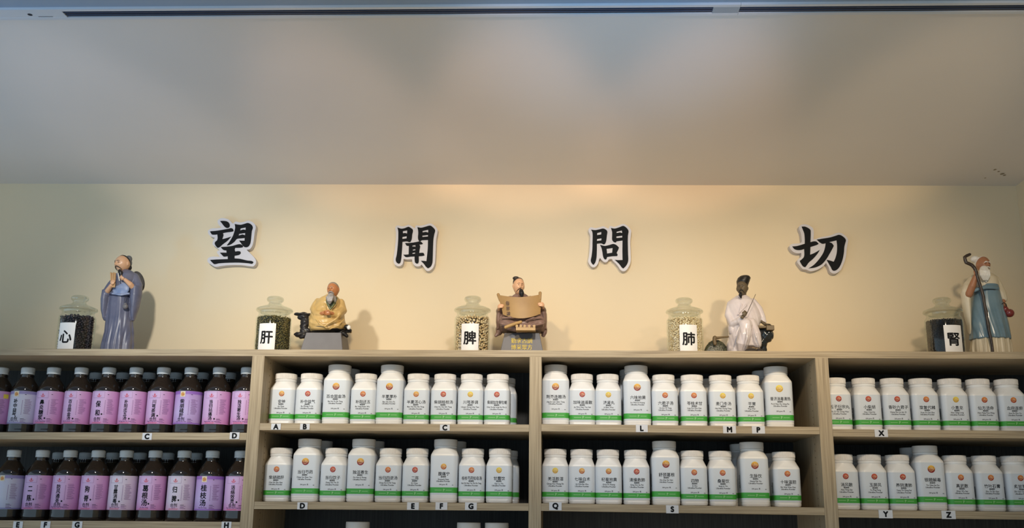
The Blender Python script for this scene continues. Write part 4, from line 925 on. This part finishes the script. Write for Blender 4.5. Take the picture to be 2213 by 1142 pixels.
m = MB(); F2.loft(m, [(822, 850, 1270, 44, 40), (800, 832, 1310, 50, 42), (740, 815, 1325, 52, 42), (680, 812, 1310, 50, 40), (610, 822, 1295, 44, 36), (550, 838, 1290, 40, 34), (480, 868, 1284, 36, 32), (400, 915, 1258, 34, 30), (345, 975, 1218, 28, 26), (315, 1035, 1185, 17, 18), (300, 1070, 1160, 12, 13)])
F2.tube(m, [(1220, 720, -8), (1310, 755, -8), (1365, 790, -4), (1385, 815, 0)], [75, 50, 26, 14]); F2.ell(m, 905, 690, -22, 96, 92, 90); F2.ell(m, 1170, 720, -26, 130, 70, 90)
F2.tube(m, [(935, 400, 0), (885, 500, -14), (930, 575, -32), (1005, 560, -42)], [55, 62, 58, 44]); F2.tube(m, [(1245, 410, 0), (1272, 520, -12), (1205, 575, -34), (1125, 560, -44)], [52, 62, 62, 44])
for pts in ([(1262, 540, -38), (1180, 640, -58), (1030, 730, -62), (900, 720, -56)], [(1290, 640, -30), (1220, 720, -56), (1090, 775, -60)], [(880, 600, -40), (960, 700, -60), (1060, 760, -60)], [(1010, 330, -24), (1025, 430, -38), (1050, 520, -46)], [(1200, 350, -20), (1180, 430, -36), (1110, 520, -46)]): F2.tube(m, [(q[0], q[1], q[2] + 3) for q in pts], [8] + [13] * (len(pts) - 2) + [7], 10)
remesh(m, 'robe', MUST, F2.t, .0010, 5, swirl_fold(.0005, 420, F2.K(1060, 560)[0], F2.K(1060, 560)[2]))
m = MB(); F2.ell(m, 1108, 425, -28, 66, 92, 50); F2.tube(m, [(1045, 330, -22), (1070, 420, -40), (1100, 495, -44)], [18, 20, 10]); F2.tube(m, [(1185, 350, -20), (1160, 420, -38), (1110, 495, -44)], [18, 20, 10]); remesh(m, 'inner_robe', mat('green_patterned_glaze', srgb(44, 56, 44), .35, col2=srgb(120, 124, 82), scale=220), F2.t, .0010, 3)
c2 = F2.K(1142, 236, -18); R2 = rot3(16, 4, -7); r2 = (80 * F2.mm, 84 * F2.mm, 104 * F2.mm)
m = MB(); head(m, c2, *r2, R2, .8); F2.tube(m, [(1140, 300, -8), (1130, 370, -4), (1110, 450, -10)], [50, 50, 60])
F2.tube(m, [(960, 570, -38), (1010, 550, -52)], [30, 24]); F2.tube(m, [(1170, 570, -40), (1110, 552, -54)], [30, 22]); F2.ell(m, 1080, 520, -14, 90, 100, 60); F2.tube(m, [(1010, 480, -14), (930, 540, -30), (960, 570, -38)], 26); F2.tube(m, [(1150, 480, -14), (1210, 550, -30), (1170, 570, -40)], 26)
hand(m, F2.K(1042, 540, -60), (.95, -.2, .1), (.1, -.3, .95), (0, -.3, -.9), .024, .5); hand(m, F2.K(1078, 556, -63), (-.95, -.2, .05), (.1, .3, -.9), (0, -.5, .6), .024, .5)
remesh(m, 'body', SKIN2, F2.t, .0007, 2)
m = MB(); hair_shell(m, c2, *r2, R2, .66, .72, 1.05, .16); remesh(m, 'hair', HGREY, F2.t, .0008, 2)
face_marks(F2, c2, *r2, R2, HGREY, DARKEYE, F2.t, True, .7)
m = MB(); F2.tube(m, [(1112, 318, -44), (1098, 352, -48), (1094, 388, -48), (1092, 428, -46)], [44, 58, 40, 8]); F2.tube(m, [(1160, 330, -36), (1168, 380, -36), (1168, 425, -36)], [18, 20, 6])
for k in range(5): F2.tube(m, [(1058 + k * 20, 330, -56), (1072 + k * 12, 385, -58), (1082 + k * 6, 425, -50)], [10, 9, 4], 8)
remesh(m, 'beard', HBEARD, F2.t, .0008, 2)
m = MB()
for sx in (-1, 1):
    p = lambda x, z, o: c2 + R2 @ np.array([x * r2[0], (-math.sqrt(max(.02, 1 - x * x - z * z)) - o) * r2[1], z * r2[2]])
    m.tube([p(sx * .04, -.34, .12), p(sx * .28, -.40, .1), p(sx * .46, -.62, .04)], np.array([.09, .11, .05]) * r2[0], seg=8)
m.build('moustache', HBEARD, F2.t)
ROCK = mat('black_rock_glaze', srgb(34, 32, 34), .38, var=.6, scale=40, bump=.4)
m = MB(); F2.ell(m, 725, 572, 0, 116, 26, 80); F2.ell(m, 735, 612, 0, 78, 42, 66); F2.ell(m, 760, 680, 0, 70, 70, 60); F2.ell(m, 745, 740, 0, 62, 54, 50); F2.ell(m, 760, 800, -2, 80, 50, 50); F2.ell(m, 690, 848, -6, 88, 38, 50); F2.ell(m, 720, 880, -4, 50, 28, 40)
remesh(m, 'rock', ROCK, F2.t, .0012, 3, lambda co: .0012 * np.sin(co[:, 0] * 300 + 2 * np.sin(co[:, 2] * 200)) * np.sin(co[:, 2] * 260))
m = MB(); F2.loft(m, [(826, 835, 1300, 40, 36), (806, 850, 1330, 46, 40), (790, 900, 1340, 44, 38)]); F2.tube(m, [(1180, 812, -16), (1290, 830, -18), (1332, 870, -16)], [16, 32, 22]); F2.tube(m, [(1290, 800, -14), (1380, 806, -10)], [26, 18]); remesh(m, 'rock_ledge', HBLACK, F2.t, .0012, 3)
m = MB(); F2.ell(m, 1332, 745, -26, 40, 34, 44); F2.ell(m, 1378, 792, -14, 20, 22, 26); remesh(m, 'shoe', HBLACK, F2.t, .0009, 2)
m = MB(); F2.ell(m, 1358, 750, -40, 27, 30, 20); m.build('sock', mat('white_sock_glaze', srgb(226, 224, 220), .4), F2.t)

# 3: cross-legged man reading a scroll
F3 = Fig(970, 580, 6.0125, .125, 'cross-legged figurine in brown robe reading a wide open scroll on plinth', (950, 1060))
BROWN = mat('brown_robe_glaze', srgb(118, 92, 82), .45, col2=srgb(142, 114, 102), scale=24); SCR = mat('scroll_tan', srgb(150, 116, 70), .5, col2=srgb(166, 132, 84), scale=18)
o3, zt3 = plinth(F3, 836, 722, 1176, 660, 1235, 1062, -48, 50, 8)
m = MB(); F3.loft(m, [(838, 680, 1230, 46, 44), (800, 655, 1255, 52, 48), (740, 640, 1265, 54, 48), (680, 632, 1270, 48, 44), (600, 640, 1265, 34, 38), (540, 680, 1220, 28, 34), (470, 740, 1130, 24, 30), (400, 790, 1080, 20, 26), (352, 840, 1015, 15, 20), (330, 868, 980, 11, 13)])
F3.tube(m, [(800, 420, 4), (700, 520, 0), (655, 560, -18), (668, 530, -34)], [60, 58, 46, 34]); F3.tube(m, [(1060, 420, 4), (1180, 520, 0), (1225, 550, -18), (1215, 520, -34)], [60, 58, 44, 32])
F3.loft(m, [(800, 622, 660, 10, 10, 0), (700, 610, 690, 20, 18, -4), (600, 618, 700, 22, 18, -8), (540, 635, 700, 16, 14, -8)]); F3.loft(m, [(800, 1225, 1272, 12, 12, 0), (700, 1200, 1276, 20, 18, -4), (600, 1190, 1272, 22, 18, -8), (520, 1195, 1252, 14, 12, -8)])
F3.tube(m, [(670, 790, 6), (640, 850, 4), (606, 882, 0)], [60, 38, 14]); F3.tube(m, [(1235, 780, 6), (1238, 850, 4), (1230, 875, 2)], [42, 36, 26])
F3.ell(m, 765, 690, -38, 108, 82, 80); F3.ell(m, 1148, 690, -38, 102, 82, 80)
F3.tube(m, [(735, 720, -44), (870, 770, -58), (1000, 800, -54)], [80, 56, 36]); F3.tube(m, [(1165, 720, -44), (1030, 770, -58), (900, 805, -54)], [80, 56, 36])
for pts in ([(690, 650, -62), (800, 640, -68), (900, 660, -60)], [(680, 720, -70), (800, 740, -74), (900, 780, -70)], [(1220, 650, -60), (1100, 650, -70), (1000, 680, -62)], [(1240, 720, -64), (1120, 740, -74), (1020, 780, -70)]): F3.tube(m, pts, [10, 14, 8], 10)
remesh(m, 'robe', BROWN, F3.t, .0011, 5, swirl_fold(.0005, 420, F3.K(950, 640)[0], F3.K(950, 640)[2]))
c3 = F3.K(907, 236, -14); R3 = rot3(-20, 6, 3); r3 = (74 * F3.mm, 80 * F3.mm, 108 * F3.mm)
m = MB(); head(m, c3, *r3, R3); F3.tube(m, [(905, 300, -4), (915, 370, 4), (930, 450, 4)], [46, 50, 80]); F3.tube(m, [(930, 450, 4), (760, 470, 2), (660, 545, -20)], [50, 30, 24]); F3.tube(m, [(930, 450, 4), (1100, 470, 2), (1220, 535, -20)], [50, 30, 24])
F3.tube(m, [(655, 560, -22), (655, 520, -44)], [26, 20]); hand(m, F3.K(655, 500, -56), (.75, -.55, .15), (-.15, 0, -1), (.5, .8, 0), .023, .75)
F3.tube(m, [(1222, 545, -22), (1220, 500, -44)], [26, 20]); hand(m, F3.K(1218, 478, -56), (-.75, -.55, .1), (.1, 0, -1), (-.5, .8, 0), .023, .75)
remesh(m, 'body', SKIN, F3.t, .0007, 2)
m = MB(); hair_shell(m, c3, *r3, R3, .70, .66, 1.06, .28); F3.ell(m, 872, 132, -8, 44, 26, 40); F3.ell(m, 862, 190, -2, 30, 60, 44); remesh(m, 'hair', HBROWN, F3.t, .0008, 2)
face_marks(F3, c3, *r3, R3, HBROWN, DARKEYE, F3.t, True, .8, HBLACK)
m = MB(); F3.tube(m, [(940, 300, -42), (946, 330, -44), (950, 365, -44)], [30, 34, 20]); remesh(m, 'beard', HBLACK, F3.t, .0008, 2)
m = MB(); nu, nv = 30, 8; V = []
for side in (0, 1):
    for i in range(nu + 1):
        u = i / nu; tx, ty = 626 + (1204 - 626) * u, 352 + 26 * math.sin(PI * u) - 26 * max(0, u - .5) - 8 * (1 - u) ** 3; bx, by = 702 + (1190 - 702) * u, 600 + 52 * math.sin(PI * min(1, u * 1.05)) ** .8
        for j in range(nv + 1):
            w = j / nv; x = tx + (bx - tx) * w + 8 * math.sin(PI * w) * (1 - u); y = ty + (by - ty) * w
            dd = -64 + 16 * (2 * u - 1) ** 2 - 8 * w; p = F3.K(x, y, dd); V.append((p[0], p[1] + side * .0014, p[2]))
n1 = (nu + 1) * (nv + 1); f = []
for i in range(nu):
    for j in range(nv):
        a = i * (nv + 1) + j; b = a + nv + 1; f += [(a, b, b + 1, a + 1), (n1 + a, n1 + a + 1, n1 + b + 1, n1 + b)]
for i in range(nu): a = i * (nv + 1); b = a + nv + 1; f += [(a, n1 + a, n1 + b, b), (a + nv, b + nv, n1 + b + nv, n1 + a + nv)]
for j in range(nv): f += [(j, j + 1, n1 + j + 1, n1 + j), (nu * (nv + 1) + j, n1 + nu * (nv + 1) + j, n1 + nu * (nv + 1) + j + 1, nu * (nv + 1) + j + 1)]
m.add(V, f); scr = m.build('scroll', SCR, F3.t)
m = MB(); F3.tube(m, [(642, 344, -44), (664, 420, -48)], [20, 14], 14); m.build('scroll_roll', SCR, scr)
m = MB(); F3.tube(m, [(1186, 322, -46), (1188, 400, -50)], [20, 14], 14); m.build('scroll_roll', SCR, scr)
BRI = mat('brown_ink', srgb(70, 40, 22), .6); YEL = mat('yellow_paint', srgb(206, 178, 40), .5)
for ch, x, y in (('傷', 762, 456), ('寒', 768, 524), ('論', 776, 590)):
    m = MB()
    v, fc = text(ch, .0118); p = F3.K(x, y, -63.5); p[1] -= .0025
    for j in range(3): m.add([(p[0] + q[0] * .85 + .00025 * (j - 1), p[1] - .00004 * j, p[2] + q[1]) for q in v], fc)
    m.build('lettering', BRI, scr, False)
zb3 = F3.z0
for s_, y in (('勤求古訓', 940), ('博采眾方', 1026)):
    m = MB()
    v, fc = text(s_, .0150); c = F3.K(945, y, -48); fr = (c[2] - zb3) / (zt3 - zb3)
    P = []
    for dx, dy in ((-.00022, .0006), (.00022, .0008)):
        P = [(c[0] + q[0] * .94 + dx, F3.Y - .048 + .008 * (c[2] + q[1] - zb3) / (zt3 - zb3) - dy, c[2] + q[1]) for q in v]
        m.add(P, fc)
    m.build('lettering', YEL, o3, False)
TAN = mat('tan_bamboo_book', srgb(170, 136, 84), .5, var=.2, scale=60)
m = MB(); F3.tube(m, [(738, 768, -88), (800, 744, -86), (870, 720, -82), (935, 700, -78)], [20, 21, 21, 19], 18); m.build('rolled_book', TAN, F3.t)
m = MB(); a, b = F3.K(872, 768, -92), F3.K(1124, 808, -92); m.box(a[0], b[0], a[1], a[1] + .026, b[2], a[2])
for x in (884, 935, 985, 1045, 1108): p = F3.K(x, 752, -92); m.tube([p + np.array([0, .0, .0]), p + np.array([0, .026, 0])], 17 * F3.mm, seg=14, balls=False)
m.build('book_stack', TAN, F3.t, True)

# 4: seated man in white with a needle
F4 = Fig(1430, 580, 6.0115, .125, 'seated dark-faced figurine in white robe and tall black hat', (1075, 1072))
WHT = mat('white_lilac_glaze', srgb(206, 196, 200), .16, col2=srgb(222, 214, 216), scale=24, coat=.5)
m = MB(); F4.loft(m, [dict(y=1072, xl=846, xr=1110, df=38, db=36, amp=.02, nf=8, z=F4.z0), (1060, 846, 1120, 40, 36, 0, .02, 8), (1030, 848, 1300, 42, 38), (960, 850, 1302, 44, 38), (880, 862, 1285, 44, 38), (800, 868, 1260, 44, 36), (720, 850, 1280, 40, 36), (640, 834, 1300, 36, 34), (560, 836, 1270, 32, 30), (480, 848, 1225, 28, 28), (425, 878, 1190, 24, 25), (385, 930, 1150, 17, 20), (355, 978, 1108, 11, 14)])
F4.tube(m, [(895, 470, 0), (875, 610, -8), (930, 730, -24), (1010, 680, -42), (1050, 640, -52)], [50, 60, 60, 45, 30]); F4.ell(m, 900, 780, -16, 40, 90, 60)
F4.ell(m, 1090, 730, -48, 86, 76, 80); F4.tube(m, [(1095, 735, -48), (1075, 870, -50), (1050, 980, -46), (1040, 1040, -40)], [84, 82, 80, 60]); F4.tube(m, [(1160, 710, -30), (1220, 860, -38), (1240, 980, -34)], [66, 72, 60])
F4.tube(m, [(1180, 440, 0), (1255, 540, 0), (1300, 640, -4), (1325, 700, -6)], [52, 60, 50, 36])
for pts in ([(985, 400, -22), (1040, 480, -32), (1000, 600, -42)], [(1110, 400, -18), (1090, 490, -34), (990, 600, -42)], [(1010, 760, -78), (960, 880, -76), (930, 1010, -60)], [(1120, 760, -78), (1110, 900, -78), (1080, 1020, -70)], [(1190, 760, -60), (1230, 900, -66), (1270, 1000, -56)]): F4.tube(m, [(q[0], q[1], q[2] + 2.6) for q in pts], [7, 12, 6], 10)
remesh(m, 'robe', WHT, F4.t, .0010, 5, vfold(F4, F4.K(1060, 900)[0], 330, .0008, F4.z0, F4.K(1060, 400)[2], .25))
c4 = F4.K(1046, 262, -12); R4 = rot3(22, 2, 0); r4 = (72 * F4.mm, 78 * F4.mm, 98 * F4.mm)
m = MB(); head(m, c4, *r4, R4); F4.tube(m, [(1055, 320, -4), (1055, 390, 2), (1055, 470, 4)], [44, 44, 70]); F4.tube(m, [(1055, 470, 4), (985, 600, -6), (1030, 640, -34), (1062, 622, -58)], [60, 24, 24, 22]); F4.tube(m, [(1055, 470, 4), (1240, 560, -2), (1310, 700, -8), (1350, 735, -14)], [60, 26, 24, 20])
hand(m, F4.K(1080, 598, -66), (.45, -.1, .9), (.85, .2, -.4), (-.1, .9, 0), .023, 1.1); F4.ell(m, 1046, 640, -62, 24, 20, 18); hand(m, F4.K(1372, 735, -22), (.9, -.3, -.1), (0, -.9, .3), (0, -.1, -1), .023, .4)
remesh(m, 'body', SKIN3, F4.t, .0007, 2)
m = MB(); F4.loft(m, [(262, 1010, 1110, 12, 22, 8), (215, 978, 1125, 20, 24), (170, 972, 1142, 22, 25), (130, 988, 1154, 21, 25), (106, 1016, 1140, 15, 18), (98, 1050, 1110, 8, 10)]); remesh(m, 'hat', HBLACK, F4.t, .0009, 3)
face_marks(F4, c4, *r4, R4, HBLACK, DARKEYE, F4.t, True, .8, HBLACK)
m = MB(); F4.tube(m, [(1024, 322, -34), (1024, 350, -36), (1030, 384, -33)], [16, 26, 10]); remesh(m, 'beard', HBLACK, F4.t, .0008, 2)
m = MB(); F4.tube(m, [(1112, 578, -74), (1220, 340, -70)], [4, 3], 8); m.build('needle', mat('needle_dark', srgb(60, 52, 46), .4), F4.t)
GRNBLK = mat('green_black_glaze', srgb(24, 30, 34), .14, var=.8, scale=60, coat=.6)
m = MB(); F4.ell(m, 1352, 870, -4, 104, 108, 90); F4.ell(m, 1300, 960, -4, 70, 80, 70); F4.tube(m, [(1330, 960, -4), (1322, 1060, -4)], [40, 44]); q = F4.K(1322, 1075, -4); m.ball((q[0], q[1], F4.z0 + .004), (.012, .012, .004)); remesh(m, 'rock_seat', GRNBLK, F4.t, .0012, 3, lambda co: .001 * np.sin(co[:, 0] * 400) * np.sin(co[:, 2] * 330))
BOX = mat('box_brown', srgb(98, 82, 56), .5, var=.2, scale=40)
m = MB(); a, b = F4.K(1360, 740, -30), F4.K(1466, 805, -30); m.box(a[0], b[0], a[1], a[1] + .040, b[2], a[2]); a2, b2 = F4.K(1245, 745, -26), F4.K(1362, 778, -26); m.box(a2[0], b2[0], a2[1], a2[1] + .034, b2[2], a2[2]); o = m.build('pillow_box', BOX, F4.t, False); bv = o.modifiers.new('b', 'BEVEL'); bv.width = .0015; bv.segments = 2
BASK = mat('basket_weave_green', srgb(24, 28, 22), .3, col2=srgb(80, 82, 60), scale=260, bump=.6, coat=.3)
m = MB(); cb4 = F4.K(715, 1075, 0); w4 = 168 * F4.mm; h4 = F4.K(715, 925, 0)[2] - F4.z0
m.lathe([(w4, 0), (w4 * 1.02, h4 * .12), (w4 * .97, h4 * .35), (w4 * .82, h4 * .62), (w4 * .55, h4 * .86), (w4 * .25, h4 * .98), (.001, h4)], 48)
m.v = [v * np.array([1, .32, 1]) + np.array([cb4[0], F4.Y + .008, F4.z0]) for v in m.v]; m.build('basket', BASK, F4.t)
m = MB(); F4.tube(m, [(692, 985, -12), (684, 930, -12), (690, 905, -12)], [22, 24, 28]); F4.tube(m, [(690, 912, -12), (780, 900, -10), (880, 890, -6)], [22, 13, 12]); m.build('basket_handle', BOX, F4.t)
m = MB()
for x, y in ((1160, 1050), (1262, 1048)): q = F4.K(x, y, -62); m.ball((q[0], F4.Y - .062, F4.z0 + .0085), (.017 if x < 1200 else .009, .016, .0085))
m.build('shoe', mat('dark_shoe', srgb(50, 44, 40), .5), F4.t)

# 5: old man with white beard, staff and gourd
F5 = Fig(1970, 530, 4.757, .125, 'white-bearded figurine in cream robe and blue apron with a staff', (820, 1090))
CREAM = mat('cream_glaze', srgb(206, 192, 164), .4, col2=srgb(220, 208, 184), scale=24); APR = mat('blue_apron_glaze', srgb(98, 126, 142), .26, col2=srgb(124, 148, 160), scale=22, coat=.25)
m = MB(); F5.loft(m, [dict(y=1092, xl=610, xr=1030, df=38, db=36, amp=.025, nf=14, z=F5.z0), (1070, 610, 1028, 38, 36, 0, .025, 14), (980, 618, 1012, 36, 34, 0, .02, 14), (900, 625, 1000, 34, 32)])
F5.loft(m, [(900, 630, 990, 33, 31), (700, 630, 950, 30, 29), (520, 640, 905, 29, 28), (440, 625, 892, 31, 29), (390, 610, 888, 31, 29), (340, 620, 872, 28, 27), (305, 660, 840, 20, 22), (285, 690, 800, 13, 15)])
F5.tube(m, [(650, 345, 0), (590, 410, -6), (565, 480, -14)], [46, 52, 50]); F5.loft(m, [(918, 592, 606, 4, 4, -8), (880, 582, 608, 9, 8, -8), (750, 548, 606, 15, 12, -8), (600, 516, 604, 19, 15, -8), (500, 505, 606, 20, 16, -8), (430, 520, 630, 18, 16, -6)])
F5.tube(m, [(845, 350, 0), (895, 430, -2), (930, 500, -4), (948, 555, -6)], [48, 46, 42, 36])
remesh(m, 'robe', CREAM, F5.t, .0011, 4, vfold(F5, F5.K(820, 1000)[0], 420, .0008, F5.z0, F5.K(700, 330)[2]))
m = MB(); F5.loft(m, [(975, 598, 1012, 41, 38, 0, .02, 9), (940, 600, 1010, 41, 38, 0, .018, 9), (800, 602, 985, 38, 36, 0, .012, 9), (650, 612, 945, 36, 34), (520, 628, 908, 34, 32), (445, 638, 890, 33, 31), (420, 645, 884, 32, 30)])
remesh(m, 'apron', APR, F5.t, .0011, 3, vfold(F5, F5.K(800, 800)[0], 300, .0012, F5.z0, F5.K(700, 460)[2], .1, 2))
m = MB(); F5.tube(m, [(640, 470, -30), (700, 446, -36), (770, 436, -37), (840, 438, -34), (884, 446, -26)], 20); remesh(m, 'waistband', APR, F5.t, .0010, 2)
m = MB(); F5.tube(m, [(632, 492, -28), (700, 464, -36), (770, 452, -38), (840, 456, -35), (886, 466, -26)], 5, 8); m.build('cord', HBLACK, F5.t)
c5 = F5.K(735, 205, -6); R5 = rot3(-16, 6, 2); r5 = (68 * F5.mm, 74 * F5.mm, 88 * F5.mm)
m = MB(); head(m, c5, *r5, R5); F5.tube(m, [(740, 260, 0), (745, 320, 2), (745, 400, 2)], [42, 44, 70]); F5.tube(m, [(745, 400, 2), (640, 400, -4), (592, 500, -24)], [60, 26, 34]); F5.tube(m, [(592, 505, -26), (625, 420, -38), (658, 325, -46)], [38, 36, 26]); F5.tube(m, [(745, 400, 2), (880, 430, 0), (945, 560, -8), (945, 585, -10)], [60, 26, 22, 20])
hand(m, F5.K(664, 292, -50), (.5, 0, .87), (.75, .5, -.4), (-.1, .9, .1), .026, 1.0); hand(m, F5.K(945, 604, -14), (-.1, -.2, -1), (.95, -.2, 0), (0, -.9, .1), .022, .9)
remesh(m, 'body', SKIN4, F5.t, .0007, 2)
m = MB(); hair_shell(m, c5, *r5, R5, .78, .55, 1.06, .40); F5.ell(m, 652, 145, 2, 44, 34, 44); F5.ell(m, 680, 180, 8, 34, 60, 44); remesh(m, 'hair', HWHITE, F5.t, .0009, 2)
face_marks(F5, c5, *r5, R5, HWHITE, DARKEYE, F5.t, True, 1.7, None, True)
m = MB(); F5.tube(m, [(746, 256, -30), (750, 290, -36), (760, 335, -36), (768, 378, -34)], [46, 56, 40, 8])
for k in range(6): F5.tube(m, [(705 + k * 18, 262, -44), (712 + k * 18, 310, -48), (735 + k * 10, 360, -42)], [11, 12, 4], 8)
remesh(m, 'beard', HWHITE, F5.t, .0008, 1)
m = MB()
for sx in (-1, 1):
    p = lambda x, z, o: c5 + R5 @ np.array([x * r5[0], (-math.sqrt(max(.02, 1 - x * x - z * z)) - o) * r5[1], z * r5[2]])
    m.tube([p(sx * .04, -.34, .12), p(sx * .30, -.38, .1), p(sx * .55, -.50, .05), p(sx * .66, -.75, .0)], np.array([.10, .13, .11, .05]) * r5[0], seg=8)
m.build('moustache', HWHITE, F5.t)
STF = mat('staff_bark', srgb(50, 40, 34), .35, var=.6, scale=120, bump=.5)
m = MB(); sp = [(598, 96), (570, 110), (548, 125), (552, 155), (562, 180), (592, 192), (620, 205), (642, 232), (658, 262), (672, 320), (700, 400), (724, 465), (738, 530), (752, 610), (764, 680), (774, 740), (786, 810), (800, 890), (812, 960), (824, 1030), (834, 1090)]
F5.tube(m, [(x + random.uniform(-3, 3), y, -52) for x, y in sp], [15, 16, 17, 18, 18, 18, 18, 18, 18, 15, 16, 14, 17, 14, 18, 14, 17, 14, 15, 13, 13], 14); q = F5.K(834, 1090, -52); m.ball((q[0], q[1], F5.z0 + .0035), (.0042, .0042, .0035)); m.tube([q, (q[0], q[1], F5.z0 + .003)], 13 * F5.mm, seg=12, balls=False)
remesh(m, 'staff', STF, F5.t, .0009, 2)
RED = mat('red_gourd_glaze', srgb(108, 34, 36), .22, col2=srgb(128, 48, 46), scale=20, coat=.4)
m = MB(); F5.ell(m, 1006, 700, -18, 48, 44, 46); F5.ell(m, 962, 662, -20, 34, 34, 34); F5.tube(m, [(985, 682, -19), (970, 668, -19)], 24); remesh(m, 'gourd', RED, F5.t, .0010, 3)
m = MB(); F5.tube(m, [(920, 655, -22), (924, 612, -26), (948, 592, -30), (970, 606, -26), (982, 645, -22)], 5, 8); m.build('gourd_cord', HBLACK, F5.t)
